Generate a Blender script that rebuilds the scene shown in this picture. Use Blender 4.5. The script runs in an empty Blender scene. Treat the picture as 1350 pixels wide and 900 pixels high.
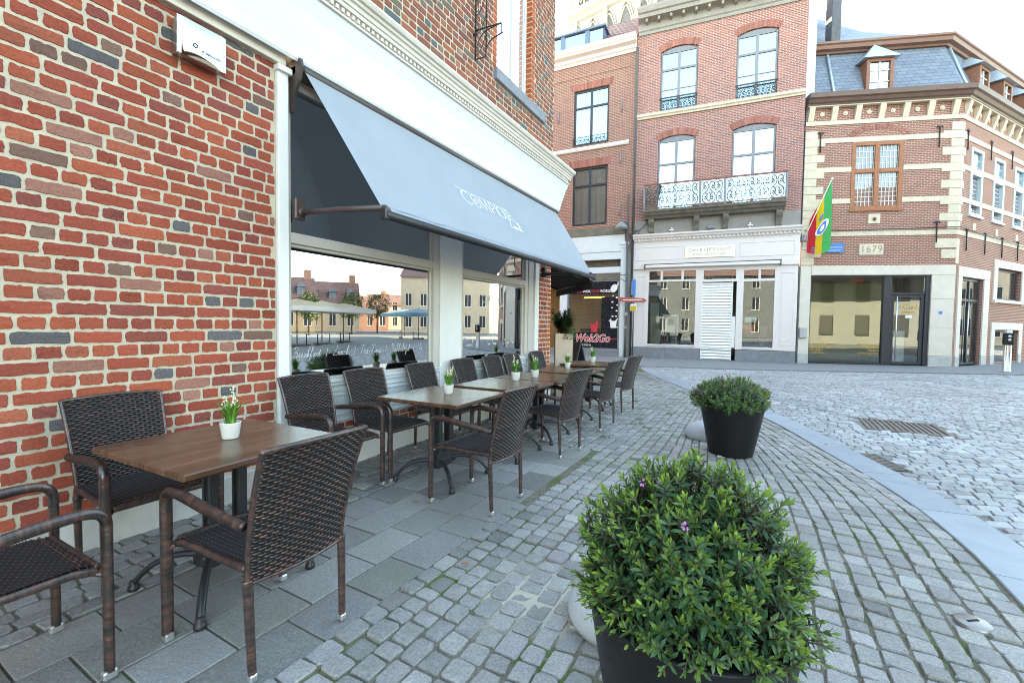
import bpy, math, random
import numpy as np
from mathutils import Matrix, Vector
random.seed(7); rng = np.random.default_rng(7)
scn = bpy.context.scene
COL = scn.collection
PI = math.pi
R = math.radians

# ------------------------------------------------------------------ materials
def new_mat(name):
    m = bpy.data.materials.new(name); m.use_nodes = True
    nt = m.node_tree; nt.nodes.clear()
    out = nt.nodes.new('ShaderNodeOutputMaterial')
    return m, nt, out
def N(nt, typ, **kw):
    n = nt.nodes.new(typ)
    for k, v in kw.items():
        if k in n.inputs: n.inputs[k].default_value = v
        else: setattr(n, k, v)
    return n
def rgba(c): return (c[0], c[1], c[2], 1.0)
def mixc(nt, fac, a, b, blend='MIX'):
    n = nt.nodes.new('ShaderNodeMix'); n.data_type = 'RGBA'; n.blend_type = blend
    for sock, val in ((n.inputs[0], fac), (n.inputs[6], a), (n.inputs[7], b)):
        if hasattr(val, 'is_linked'): nt.links.new(val, sock)
        elif isinstance(val, (int, float)): sock.default_value = val
        else: sock.default_value = rgba(val)
    return n.outputs[2]
def ramp(nt, src, p0, p1, c0=(0,0,0), c1=(1,1,1)):
    r = nt.nodes.new('ShaderNodeValToRGB')
    r.color_ramp.elements[0].position = p0; r.color_ramp.elements[0].color = rgba(c0)
    r.color_ramp.elements[1].position = p1; r.color_ramp.elements[1].color = rgba(c1)
    nt.links.new(src, r.inputs[0]); return r.outputs[0]
def objco(nt): return nt.nodes.new('ShaderNodeTexCoord').outputs['Object']
def noise(nt, scale, detail=4, rough=.6, vec=None, dist=0.):
    n = N(nt, 'ShaderNodeTexNoise', Scale=scale, Detail=detail, Roughness=rough, Distortion=dist)
    nt.links.new(vec if vec is not None else objco(nt), n.inputs['Vector']); return n.outputs['Fac']
def scaled(nt, vec, s):
    m = nt.nodes.new('ShaderNodeMapping'); m.inputs['Scale'].default_value = s
    nt.links.new(vec, m.inputs['Vector']); return m.outputs['Vector']
def bump(nt, h, strength, dist, prev=None):
    b = N(nt, 'ShaderNodeBump', Strength=strength, Distance=dist)
    nt.links.new(h, b.inputs['Height'])
    if prev is not None: nt.links.new(prev, b.inputs['Normal'])
    return b.outputs['Normal']
def PM(name, base, rough=.6, var=.12, scale=6., bmp=0., bscale=60., metal=0., spec=.5, attr=False, coat=0., dirt=0., dirtc=(.12,.11,.09), trans=0.):
    """general procedural paint / stone / metal"""
    m, nt, out = new_mat(name)
    p = nt.nodes.new('ShaderNodeBsdfPrincipled')
    co = objco(nt)
    n1 = noise(nt, scale, 5, .6, co)
    lo = [c*(1-var) for c in base]; hi = [min(1, c*(1+var)) for c in base]
    c = mixc(nt, ramp(nt, n1, .3, .7), lo, hi)
    if attr:
        a = nt.nodes.new('ShaderNodeAttribute'); a.attribute_name = 'Col'
        c = mixc(nt, 1., c, a.outputs['Color'], 'MULTIPLY')
    if dirt:
        n2 = noise(nt, scale*.37, 6, .7, scaled(nt, co, (1, 1, .35)))
        f = ramp(nt, n2, .5, .75, (0,0,0), (dirt,)*3)
        c = mixc(nt, f, c, dirtc)
    nt.links.new(c, p.inputs['Base Color'])
    rr = ramp(nt, noise(nt, scale*2.3, 3, .6, co), .2, .8, (max(0, rough-.09),)*3, (min(1, rough+.09),)*3)
    nt.links.new(rr, p.inputs['Roughness'])
    p.inputs['Metallic'].default_value = metal
    p.inputs['Specular IOR Level'].default_value = spec
    p.inputs['Coat Weight'].default_value = coat
    if bmp: nt.links.new(bump(nt, noise(nt, bscale, 4, .6, co), bmp, .004), p.inputs['Normal'])
    sh = p.outputs[0]
    if trans:
        t = nt.nodes.new('ShaderNodeBsdfTranslucent'); nt.links.new(c, t.inputs['Color'])
        mx = nt.nodes.new('ShaderNodeMixShader'); mx.inputs[0].default_value = trans
        nt.links.new(sh, mx.inputs[1]); nt.links.new(t.outputs[0], mx.inputs[2]); sh = mx.outputs[0]
    nt.links.new(sh, out.inputs[0]); return m
def BRICK(name, c1, c2, mortar, bw=.215, bh=.064, ms=.012, rough=.85, tint=(.30,.16,.14), tamt=.35, rot90=False, axes='xz', squash=1.):
    m, nt, out = new_mat(name)
    p = nt.nodes.new('ShaderNodeBsdfPrincipled')
    co = objco(nt)
    sp = nt.nodes.new('ShaderNodeSeparateXYZ'); nt.links.new(co, sp.inputs[0])
    cb = nt.nodes.new('ShaderNodeCombineXYZ')
    if axes == 'xz':
        ad = N(nt, 'ShaderNodeMath', operation='ADD'); nt.links.new(sp.outputs[0], ad.inputs[0]); nt.links.new(sp.outputs[1], ad.inputs[1])
        nt.links.new(ad.outputs[0], cb.inputs[0]); nt.links.new(sp.outputs[2], cb.inputs[1])
    else:
        nt.links.new(sp.outputs[0], cb.inputs[0]); nt.links.new(sp.outputs[1], cb.inputs[1])
    # slightly wavy courses
    wn = N(nt, 'ShaderNodeTexNoise', Scale=9., Detail=2.); nt.links.new(co, wn.inputs['Vector'])
    wv = N(nt, 'ShaderNodeVectorMath', operation='SCALE'); wv.inputs['Scale'].default_value = .010
    nt.links.new(wn.outputs['Color'], wv.inputs[0])
    av = N(nt, 'ShaderNodeVectorMath', operation='ADD'); nt.links.new(cb.outputs[0], av.inputs[0]); nt.links.new(wv.outputs[0], av.inputs[1])
    b = N(nt, 'ShaderNodeTexBrick', Scale=1.); nt.links.new(av.outputs[0], b.inputs['Vector'])
    b.offset = .5; b.squash = squash; b.squash_frequency = 2
    for k, v in (('Color1', rgba(c1)), ('Color2', rgba(c2)), ('Mortar', rgba(mortar)), ('Mortar Size', ms), ('Mortar Smooth', .25), ('Bias', 0.), ('Brick Width', bw), ('Row Height', bh)):
        b.inputs[k].default_value = v
    n = noise(nt, 1.1, 6, .65, co)
    c = mixc(nt, ramp(nt, n, .42, .72, (0,0,0), (tamt,)*3), b.outputs['Color'], tint)
    n2 = noise(nt, 45, 3, .6, co)
    c = mixc(nt, ramp(nt, n2, .3, .75, (.72,.72,.72), (1.12,1.12,1.12)), (0,0,0), c) if False else mixc(nt, .55, c, mixc(nt, 1., c, ramp(nt, n2, .3, .75, (.55,.55,.55), (1.,1.,1.)), 'MULTIPLY'))
    nt.links.new(c, p.inputs['Base Color'])
    p.inputs['Roughness'].default_value = rough
    p.inputs['Specular IOR Level'].default_value = .25
    inv = N(nt, 'ShaderNodeMath', operation='SUBTRACT'); inv.inputs[0].default_value = 1.; nt.links.new(b.outputs['Fac'], inv.inputs[1])
    nn = bump(nt, inv.outputs[0], .7, .008)
    nn = bump(nt, n2, .35, .004, nn)
    nt.links.new(nn, p.inputs['Normal'])
    nt.links.new(p.outputs[0], out.inputs[0]); return m
def GLASS(name, tint=(.9,.95,.95), base=.06, k=1.0, dark=None, wav=0., gc=(.97,.99,1.)):
    """thin pane: clear (or over a dark body) with a fresnel reflection"""
    m, nt, out = new_mat(name)
    lw = N(nt, 'ShaderNodeFresnel', IOR=1.52)
    ma = N(nt, 'ShaderNodeMath', operation='MULTIPLY_ADD'); ma.inputs[1].default_value = 1.8*k; ma.inputs[2].default_value = base; ma.use_clamp = True
    nt.links.new(lw.outputs[0], ma.inputs[0])
    g = N(nt, 'ShaderNodeBsdfGlossy', Roughness=.0); g.inputs['Color'].default_value = rgba(gc)
    if wav:
        nrm = bump(nt, noise(nt, 1.6, 1, .5), wav, .02); nt.links.new(nrm, g.inputs['Normal'])
    if dark is None:
        t = nt.nodes.new('ShaderNodeBsdfTransparent'); t.inputs['Color'].default_value = rgba(tint)
    else:
        t = nt.nodes.new('ShaderNodeBsdfDiffuse'); t.inputs['Color'].default_value = rgba(dark)
    mx = nt.nodes.new('ShaderNodeMixShader')
    nt.links.new(ma.outputs[0], mx.inputs[0]); nt.links.new(t.outputs[0], mx.inputs[1]); nt.links.new(g.outputs[0], mx.inputs[2])
    nt.links.new(mx.outputs[0], out.inputs[0]); return m

# ------------------------------------------------------------------ mesh builder
class MB:
    def __init__(s): s.v=[]; s.f=[]; s.m=[]; s.c=[]; s.sm=[]; s.T=None
    def add(s, V, F, mat=0, col=None, smooth=False):
        o = len(s.v)
        V = np.asarray(V, float)
        if s.T is not None: V = V@s.T[0].T + s.T[1]
        s.v.extend(V.tolist()); s.f.extend([[i+o for i in f] for f in F])
        s.m.extend([mat]*len(F)); s.sm.extend([smooth]*len(F))
        if col is None: col = (1,1,1)
        if np.ndim(col) == 1: s.c.extend([tuple(col)]*len(V))
        else: s.c.extend([tuple(c) for c in col])
        return s
    def box(s, x0,x1,y0,y1,z0,z1, mat=0, bev=0., col=None):
        x0,x1=min(x0,x1),max(x0,x1); y0,y1=min(y0,y1),max(y0,y1); z0,z1=min(z0,z1),max(z0,z1)
        bev = min(bev, (x1-x0)*.45, (y1-y0)*.45, (z1-z0)*.45)
        if bev <= 0:
            V=[(x,y,z) for x in (x0,x1) for y in (y0,y1) for z in (z0,z1)]
            F=[(0,1,3,2),(4,6,7,5),(0,4,5,1),(2,3,7,6),(0,2,6,4),(1,5,7,3)]
            return s.add(V,F,mat,col)
        lo=(x0,y0,z0); hi=(x1,y1,z1); V=[]; idx={}
        for sx in (0,1):
            for sy in (0,1):
                for sz in (0,1):
                    sg=(sx,sy,sz)
                    for a in range(3):
                        p=[]
                        for k in range(3):
                            full = hi[k] if sg[k] else lo[k]
                            p.append(full if k==a else (full - bev if sg[k] else full + bev))
                        idx[(sg,a)]=len(V); V.append(p)
        F=[]
        cs=[(0,0),(1,0),(1,1),(0,1)]
        for a in range(3):
            o=[k for k in range(3) if k!=a]
            for e in (0,1):
                q=[]
                for c in cs:
                    sg=[0,0,0]; sg[a]=e; sg[o[0]]=c[0]; sg[o[1]]=c[1]; q.append(idx[(tuple(sg),a)])
                F.append(q)
        for a in range(3):
            o=[k for k in range(3) if k!=a]
            for c in cs:
                q=[]
                for e,aa in ((0,o[0]),(1,o[0]),(1,o[1]),(0,o[1])):
                    sg=[0,0,0]; sg[a]=e; sg[o[0]]=c[0]; sg[o[1]]=c[1]; q.append(idx[(tuple(sg),aa)])
                F.append(q)
        for sx in (0,1):
            for sy in (0,1):
                for sz in (0,1): F.append([idx[((sx,sy,sz),a)] for a in range(3)])
        return s.add(V,F,mat,col)
    def tube(s, pts, r, n=8, mat=0, cap=True, smooth=True, ref=None, ry=None, col=None):
        P=np.asarray(pts,float); k=len(P)
        rr=np.broadcast_to(np.asarray(r,float),(k,)); r2=rr if ry is None else np.broadcast_to(np.asarray(ry,float),(k,))
        T=np.gradient(P,axis=0); T/=np.maximum(np.linalg.norm(T,axis=1)[:,None],1e-9)
        if ref is None:
            ref=np.array([0,0,1.]) if abs(T[:,2]).mean()<.8 else np.array([0,1.,0])
        ref=np.asarray(ref,float)
        B=np.cross(T,ref); B/=np.maximum(np.linalg.norm(B,axis=1)[:,None],1e-9); A=np.cross(B,T)
        th=np.arange(n)*2*PI/n
        V=(P[:,None,:]+A[:,None,:]*(np.cos(th)[None,:,None]*rr[:,None,None])+B[:,None,:]*(np.sin(th)[None,:,None]*r2[:,None,None])).reshape(-1,3)
        F=[]
        for i in range(k-1):
            for j in range(n):
                F.append((i*n+j,i*n+(j+1)%n,(i+1)*n+(j+1)%n,(i+1)*n+j))
        if cap: F.append(tuple(range(n))[::-1]); F.append(tuple((k-1)*n+j for j in range(n)))
        return s.add(V,F,mat,col,smooth)
    def lathe(s, prof, n=24, c=(0,0,0), mat=0, smooth=True, col=None, sx=1., sy=1.):
        th=np.arange(n)*2*PI/n; V=[]; F=[]
        for r,z in prof:
            V.extend(zip(c[0]+sx*r*np.cos(th), c[1]+sy*r*np.sin(th), np.full(n,c[2]+z)))
        for i in range(len(prof)-1):
            for j in range(n): F.append((i*n+j,i*n+(j+1)%n,(i+1)*n+(j+1)%n,(i+1)*n+j))
        if prof[0][0]>1e-6: F.append(tuple(range(n))[::-1])
        if prof[-1][0]>1e-6: F.append(tuple((len(prof)-1)*n+j for j in range(n)))
        return s.add(V,F,mat,col,smooth)
    def prism(s, poly, axis, a0, a1, mat=0, col=None):
        """2D polygon extruded along axis ('x','y','z'); poly coords are the other two axes in order"""
        n=len(poly); V=[]
        for a in (a0,a1):
            for p,q in poly:
                V.append({'x':(a,p,q),'y':(p,a,q),'z':(p,q,a)}[axis])
        F=[tuple(range(n)),tuple(range(2*n-1,n-1,-1))]+[(i,i+n,(i+1)%n+n,(i+1)%n) for i in range(n)]
        return s.add(V,F,mat,col)
    def sweep(s, prof, line, mat=0, smooth=False, closed=False, caps=True):
        """profile [(out,z)] swept along a plan polyline with mitres; outward is the right-hand side (-y for a line along +x)"""
        L=[np.array(p,float) for p in line]; k=len(L); nor=[]
        for i in range(k-1):
            d=L[i+1]-L[i]; d/=np.linalg.norm(d); nor.append(np.array([d[1],-d[0]]))
        V=[]
        for i in range(k):
            if i==0: m=nor[0]
            elif i==k-1: m=nor[-1]
            else:
                m=nor[i-1]+nor[i]; m=m/ (1+nor[i-1]@nor[i])
            for o,z in prof: V.append((L[i][0]+m[0]*o, L[i][1]+m[1]*o, z))
        n=len(prof); F=[]
        for i in range(k-1):
            for j in range(n-1 if not closed else n):
                j2=(j+1)%n
                F.append((i*n+j,i*n+j2,(i+1)*n+j2,(i+1)*n+j))
        if caps: F.append(tuple(range(n))); F.append(tuple((k-1)*n+j for j in range(n))[::-1])
        return s.add(V,F,mat,None,smooth)
    def ribbon(s, pts, w, f, mat=0, closed=False):
        """flat stroke in 2D mapped to 3D by f(x,y)"""
        P=np.asarray(pts,float); k=len(P)
        if closed: T=np.roll(P,-1,0)-np.roll(P,1,0)
        else: T=np.gradient(P,axis=0)
        T/=np.maximum(np.linalg.norm(T,axis=1)[:,None],1e-9)
        Q=np.stack([-T[:,1],T[:,0]],1)
        w=np.broadcast_to(np.asarray(w,float),(k,))[:,None]/2
        V=[f(*p) for p in (P+Q*w)]+[f(*p) for p in (P-Q*w)]
        F=[(i,(i+1)%k,(i+1)%k+k,i+k) for i in range(k if closed else k-1)]
        return s.add(V,F,mat)
    def build(s, name, mats, parent=None, mtx=None, **props):
        me=bpy.data.meshes.new(name)
        me.from_pydata(s.v,[],s.f); 
        if not isinstance(mats,(list,tuple)): mats=[mats]
        for m in mats: me.materials.append(m)
        me.polygons.foreach_set('material_index',np.array(s.m,dtype=np.int32))
        me.polygons.foreach_set('use_smooth',np.array(s.sm,dtype=bool))
        if any(c!=(1,1,1) for c in s.c):
            at=me.color_attributes.new('Col','FLOAT_COLOR','POINT')
            C=np.ones((len(s.v),4)); C[:,:3]=np.array(s.c)[:,:3]; at.data.foreach_set('color',C.ravel())
        me.update()
        o=bpy.data.objects.new(name,me); COL.objects.link(o)
        if parent is not None: o.parent=parent
        if mtx is not None: o.matrix_local=mtx if parent is not None else mtx
        for k,v in props.items(): o[k]=v
        return o
    def cut(s):
        if not hasattr(s,'marks'): s.marks=[]
        s.marks.append((len(s.v),len(s.f))); return s
    def build_each(s,name,mats,parent=None,mtx=None):
        """one object per piece; pieces are separated by cut()"""
        mk=[(0,0)]+[m for m in getattr(s,'marks',[])]+[(len(s.v),len(s.f))]; out=[]
        for (v0,f0),(v1,f1) in zip(mk[:-1],mk[1:]):
            if v1<=v0: continue
            b=MB(); b.v=s.v[v0:v1]; b.c=s.c[v0:v1]; b.f=[[i-v0 for i in f] for f in s.f[f0:f1]]; b.m=s.m[f0:f1]; b.sm=s.sm[f0:f1]
            out.append(b.build(name,mats,parent,mtx))
        return out
def tag(o,label,cat,group=None):
    o['label']=label; o['category']=cat
    if group: o['group']=group
    return o
def thing(name,label,cat,loc=(0,0,0),rz=0.,group=None):
    o=bpy.data.objects.new(name,None); COL.objects.link(o); o.location=loc; o.rotation_euler=(0,0,rz)
    o.empty_display_size=.1
    return tag(o,label,cat,group)
def structure(o): o['kind']='structure'; return o
def copy_tree(o,parent=None):
    c=o.copy(); COL.objects.link(c)
    if parent is not None: c.parent=parent
    for ch in list(o.children): copy_tree(ch,c)
    return c
def text_obj(name,body,size,mat,parent,mtx,align='CENTER',shear=0.,offset=0.,ext=.0015,space=1.,sx=1.):
    cu=bpy.data.curves.new(name,'FONT'); cu.body=body; cu.size=size; cu.align_x=align; cu.align_y='CENTER'
    cu.shear=shear; cu.offset=offset; cu.extrude=ext; cu.space_character=space; cu.resolution_u=3
    o=bpy.data.objects.new(name,cu); COL.objects.link(o); cu.materials.append(mat)
    if parent is not None: o.parent=parent
    dg=bpy.context.evaluated_depsgraph_get(); dg.update()
    me=bpy.data.meshes.new_from_object(o.evaluated_get(dg)); bpy.data.objects.remove(o); bpy.data.curves.remove(cu)
    o=bpy.data.objects.new(name,me); COL.objects.link(o)
    if len(me.materials)==0: me.materials.append(mat)
    if parent is not None: o.parent=parent
    o.matrix_local=mtx@Matrix.Diagonal((sx,1,1,1)); return o
def smooth_curve(pts,n=6,closed=False):
    P=np.asarray(pts,float)
    if closed: E=np.vstack([P[-1],P,P[0],P[1]])
    else: E=np.vstack([2*P[0]-P[1],P,2*P[-1]-P[-2]])
    out=[]
    for i in range(1,len(E)-2):
        for t in np.arange(n)/n:
            a,b,c,d=E[i-1],E[i],E[i+1],E[i+2]
            out.append(.5*((2*b)+(-a+c)*t+(2*a-5*b+4*c-d)*t*t+(-a+3*b-3*c+d)*t**3))
    if not closed: out.append(E[-2])
    return np.array(out)
FRONT=Matrix(((1,0,0,0),(0,0,-1,0),(0,1,0,0),(0,0,0,1)))   # text plane: x right, z up, faces -y
def front(x,y,z): return Matrix.Translation((x,y,z))@FRONT

# ------------------------------------------------------------------ palette
m_white   = PM('white_paint',(.74,.73,.70),.45,.04,3,.05,30,dirt=.12)
m_fascia  = PM('fascia_paint',(.72,.73,.74),.4,.03,2,.04,20,dirt=.08,dirtc=(.4,.38,.34))
m_greige  = PM('greige_frame_paint',(.50,.46,.42),.4,.05,3,.04,30)
m_panel   = PM('grey_blue_panel_paint',(.52,.56,.58),.45,.05,3,.04,30,dirt=.15)
m_board   = PM('cream_board_paint',(.68,.62,.54),.5,.06,4,.05,30,dirt=.1)
m_plinth  = PM('pale_plinth_stone',(.46,.44,.42),.75,.14,5,.4,40,dirt=.5,dirtc=(.22,.20,.18))
m_bluestone=PM('bluestone',(.19,.20,.225),.6,.16,6,.3,50,dirt=.25)
m_mortar  = PM('cream_mortar',(.51,.43,.325),.95,.12,9,.9,90)
m_handbrick=None
m_dkmetal = PM('dark_iron',(.018,.019,.022),.42,.2,20,.2,80,spec=.5)
m_alu     = PM('aluminium',(.62,.62,.62),.35,.06,30,.0,metal=.85)
m_black   = PM('black_plastic',(.006,.006,.0065),.5,.15,5,.12,160,spec=.3,dirt=.2,dirtc=(.03,.03,.03))
m_zinc    = PM('zinc_sheet',(.42,.50,.55),.42,.1,2,.1,10,metal=.35)
m_dkframe = PM('dark_window_frame',(.03,.032,.038),.4,.1,5)
m_greyfr  = PM('grey_window_frame',(.20,.20,.22),.45,.08,5)
m_brownfr = PM('brown_wood_frame',(.22,.085,.045),.55,.18,9,.2,60)
m_pipe    = PM('dark_grey_pipe_paint',(.075,.08,.09),.5,.1,5)
m_gutter  = PM('brown_gutter_paint',(.13,.075,.06),.5,.1,4,.05,30)
m_cream   = PM('cream_limestone',(.62,.53,.40),.8,.12,4,.3,40,dirt=.15,dirtc=(.4,.33,.25))
m_pinkwh  = PM('pinkish_white_paint',(.70,.63,.60),.45,.03,3,.03,20)
m_bluewh  = PM('bluish_white_paint',(.62,.67,.71),.45,.04,3,.03,20)
m_taupe   = PM('taupe_paint',(.27,.245,.22),.6,.1,4,.1,30,dirt=.2)
m_ledge   = PM('weathered_ledge',(.17,.15,.12),.9,.3,5,.5,30,dirt=.5)
m_glass   = GLASS('clear_shop_glass',base=.035,k=.85)
m_glass2  = GLASS('cafe_window_glass',tint=(.72,.76,.76),base=.26,k=1.5)
m_skyglass= GLASS('upper_window_glass',base=.40,k=1.0,dark=(.02,.03,.035),wav=.02,gc=(.78,.95,1.))
m_warmglass=GLASS('curtained_window_glass',tint=(.98,.98,.98),base=.05,k=.8)
m_dark    = PM('dark_interior',(.035,.033,.032),.8,.2,3)
m_red     = PM('red_paint',(.60,.03,.05),.5,.05,5)
m_gold    = PM('gold_lettering',(.62,.36,.07),.5,.05,5)
m_letter  = PM('white_lettering',(.80,.80,.80),.6,.03,5)
m_bluesign= PM('blue_enamel',(.05,.20,.52),.35,.05,5)
m_green   = PM('green_cloth',(.05,.42,.12),.8,.08,8,.1,40,trans=.25)
m_yellow  = PM('yellow_cloth',(.75,.50,.02),.8,.08,8,.1,40,trans=.25)
m_redcloth= PM('red_cloth',(.66,.03,.04),.8,.08,8,.1,40,trans=.25)
m_pot     = PM('white_ceramic',(.72,.69,.65),.35,.03,20)
m_dome    = PM('pale_grey_terrazzo',(.46,.47,.49),.6,.06,90,.1,120)
m_tile    = BRICK('roof_tiles',(.20,.12,.11),(.30,.18,.17),(.10,.07,.07),.2,.24,.03,.8)
m_slate   = BRICK('blue_slate',(.16,.19,.25),(.21,.25,.31),(.07,.085,.11),.33,.155,.008,.5,tint=(.24,.27,.32),tamt=.3)
m_brickA  = BRICK('facade_brick_red_brown',(.38,.14,.095),(.27,.10,.075),(.46,.40,.34),.22,.07,.011,tint=(.33,.17,.13))
m_brickB  = BRICK('facade_brick_pinkish',(.47,.155,.11),(.27,.092,.08),(.52,.46,.42),.21,.066,.011,tint=(.42,.20,.155),tamt=.3)
m_brickC  = BRICK('facade_brick_dark',(.42,.138,.09),(.29,.095,.07),(.54,.46,.38),.20,.066,.011,tint=(.28,.15,.11))
m_brickS  = BRICK('side_wall_brick',(.32,.10,.06),(.22,.07,.05),(.45,.38,.30),.24,.0836,.018)
m_soldier = PM('arch_brick',(.31,.115,.085),.85,.2,14,.5,60,attr=True)
m_parwhite= PM('beige_parasol_cloth',(.62,.52,.36),.85,.05,3,trans=.3)
m_parblue = PM('blue_grey_parasol_cloth',(.22,.36,.44),.85,.05,3,trans=.3)
# ------------------------------------------------------------------ camera, light, sky
RT_=Vector((0.8708823163410997, 0.49128980335697303, 0.014082620559669213)); UP_=Vector((-0.03074400842219273, 0.025856755495448913, 0.9991927912777318)); FW_=Vector((-0.4905290990659953, 0.8706122887443729, -0.037622408971086194)); FPX=584.9709930519056; CAMP=Vector((3.4913999999999996, 0.0, 1.38))
cam=bpy.data.cameras.new('camera'); cam.sensor_width=36; cam.lens=FPX/1350*36; cam.clip_start=.03; cam.clip_end=2000
co_=bpy.data.objects.new('camera',cam); COL.objects.link(co_); scn.camera=co_
co_.matrix_world=Matrix((( RT_.x,UP_.x,-FW_.x,CAMP.x),(RT_.y,UP_.y,-FW_.y,CAMP.y),(RT_.z,UP_.z,-FW_.z,CAMP.z),(0,0,0,1)))
SUN_EL=29.5; SV=Vector((-.90,.436,0)).normalized()
sun=bpy.data.lights.new('sun','SUN'); sun.energy=3.6; sun.angle=R(.53); sun.color=(1,.93,.82)
so=bpy.data.objects.new('sun',sun); COL.objects.link(so)
sdir=Vector((SV.x*math.cos(R(SUN_EL)),SV.y*math.cos(R(SUN_EL)),math.sin(R(SUN_EL))))
so.rotation_euler=sdir.to_track_quat('Z','Y').to_euler(); so.location=sdir*60
w=bpy.data.worlds.new('World'); scn.world=w; w.use_nodes=True
nt=w.node_tree; nt.nodes.clear()
sky=nt.nodes.new('ShaderNodeTexSky'); sky.sky_type='NISHITA'; sky.sun_disc=False; sky.sun_elevation=R(SUN_EL)
sky.sun_rotation=math.atan2(SV.x,SV.y); sky.air_density=1.; sky.dust_density=1.0; sky.ozone_density=1.
bg=nt.nodes.new('ShaderNodeBackground'); bg.inputs[1].default_value=.15
wo=nt.nodes.new('ShaderNodeOutputWorld'); nt.links.new(sky.outputs[0],bg.inputs[0]); nt.links.new(bg.outputs[0],wo.inputs[0])
vs=scn.view_settings; scn.display_settings.display_device='sRGB'
vs.view_transform='Standard'; vs.look='None'; vs.gamma=1; vs.exposure=3.5; vs.use_curve_mapping=False
try:
    vs.use_white_balance=True; vs.white_balance_temperature=8800; vs.white_balance_tint=2
except Exception: pass
cy=scn.cycles; cy.max_bounces=8; cy.diffuse_bounces=4; cy.glossy_bounces=4; cy.transmission_bounces=6; cy.transparent_max_bounces=16
cy.use_denoising=True; cy.filter_width=1.0; cy.caustics_reflective=False; cy.caustics_refractive=False; cy.sample_clamp_indirect=8.

# ------------------------------------------------------------------ ground
KP=np.array([(-6,4.60),(0,4.66),(3.17,4.679),(3.985,4.654),(4.774,4.53),(5.87,4.213),(8.186,3.42),(10.9,1.85),(14,.35),(18,-1.0)])
KC=smooth_curve(KP,10)
def kerbx(y): return np.interp(y,KC[:,0],KC[:,1])
PAVE=[(-9,13.6),(-.31,15.75),(3.42,16.95),(10.8,20.7),(14.2,24.5),(24,39)]
def pave_y(x): return np.interp(x,[p[0] for p in PAVE],[p[1] for p in PAVE])
def stones(name,rects,warp,ztop,mat,detail=True,zj=.004,jit=.007,inset=.012,colf=None,dome=.0015,deep=.04):
    r=np.array(rects,float); n=len(r)
    if n==0: return
    g=.5*0.006
    c=np.stack([r[:,0],r[:,2],r[:,1],r[:,3]],1)
    # 8-gon in unit order: corners cut
    cut=rng.uniform(.05,.15,(n,4)) if detail else rng.uniform(.08,.2,(n,4))
    W=(r[:,1]-r[:,0])[:,None]; H=(r[:,3]-r[:,2])[:,None]
    x0=r[:,0:1];x1=r[:,1:2];y0=r[:,2:3];y1=r[:,3:4]
    ox=np.concatenate([x0+W*cut[:,0:1],x1-W*cut[:,1:2],x1,x1,x1-W*cut[:,2:3],x0+W*cut[:,3:4],x0,x0],1)
    oy=np.concatenate([y0,y0,y0+H*cut[:,1:2]*.9,y1-H*cut[:,2:3],y1,y1,y1-H*cut[:,3:4]*.9,y0+H*cut[:,0:1]],1)
    ox+=rng.normal(0,jit*.45,ox.shape); oy+=rng.normal(0,jit*.45,oy.shape)
    cx=ox.mean(1,keepdims=True); cyy=oy.mean(1,keepdims=True)
    zt=ztop+rng.normal(0,zj,(n,1)); tx=rng.normal(0,.022,(n,1)); ty=rng.normal(0,.022,(n,1))
    S=.5*(W+H)
    levels=[]
    for ins,dz in ((0,-deep),(.035,-.0055),(.035+inset/.11*.55,0.)):
        k=1-ins
        px=cx+(ox-cx)*k; py=cyy+(oy-cyy)*k
        pz=zt+dz+tx*(px-cx)+ty*(py-cyy)
        if dz==0: pz=pz+rng.normal(0,.0012,pz.shape)
        X,Y=warp(px,py); levels.append(np.stack([X,Y,pz],2))
    X,Y=warp(cx,cyy); levels.append(np.stack([X,Y,zt+dome+rng.normal(0,.0015,zt.shape)],2))
    V=np.concatenate(levels,1); nv=V.shape[1]
    base=[]
    for L in range(2):
        for j in range(8):
            base.append((L*8+j,L*8+(j+1)%8,(L+1)*8+(j+1)%8,(L+1)*8+j))
    tri=[(16+j,16+(j+1)%8,24) for j in range(8)]
    off=(np.arange(n)*nv)[:,None,None]
    Q=(np.array(base)[None]+off).reshape(-1,4); Tt=(np.array(tri)[None]+off).reshape(-1,3)
    me=bpy.data.meshes.new(name)
    me.vertices.add(n*nv); me.vertices.foreach_set('co',V.ravel())
    loops=np.concatenate([Q.ravel(),Tt.ravel()]); me.loops.add(len(loops)); me.loops.foreach_set('vertex_index',loops.astype(np.int32))
    tot=np.concatenate([np.full(len(Q),4),np.full(len(Tt),3)]).astype(np.int32)
    st=np.concatenate([[0],np.cumsum(tot)[:-1]]).astype(np.int32)
    me.polygons.add(len(tot)); me.polygons.foreach_set('loop_start',st); me.polygons.foreach_set('loop_total',tot)
    me.polygons.foreach_set('use_smooth',np.zeros(len(tot),bool))
    col=(1+rng.normal(0,.13,(n,1)))*np.array([[1,1,1]])+rng.normal(0,.012,(n,3))
    if colf is not None: col*=colf(*warp(cx[:,0],cyy[:,0]))[:,None] if np.ndim(colf(*warp(cx[:,0],cyy[:,0])))==1 else colf(*warp(cx[:,0],cyy[:,0]))
    C=np.ones((n,nv,4)); C[:,:,:3]=np.clip(col,.4,1.5)[:,None,:]
    at=me.color_attributes.new('Col','FLOAT_COLOR','POINT'); at.data.foreach_set('color',C.ravel())
    me.validate(); me.update()
    me.materials.append(mat)
    o=bpy.data.objects.new(name,me); COL.objects.link(o); return structure(o)

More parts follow.
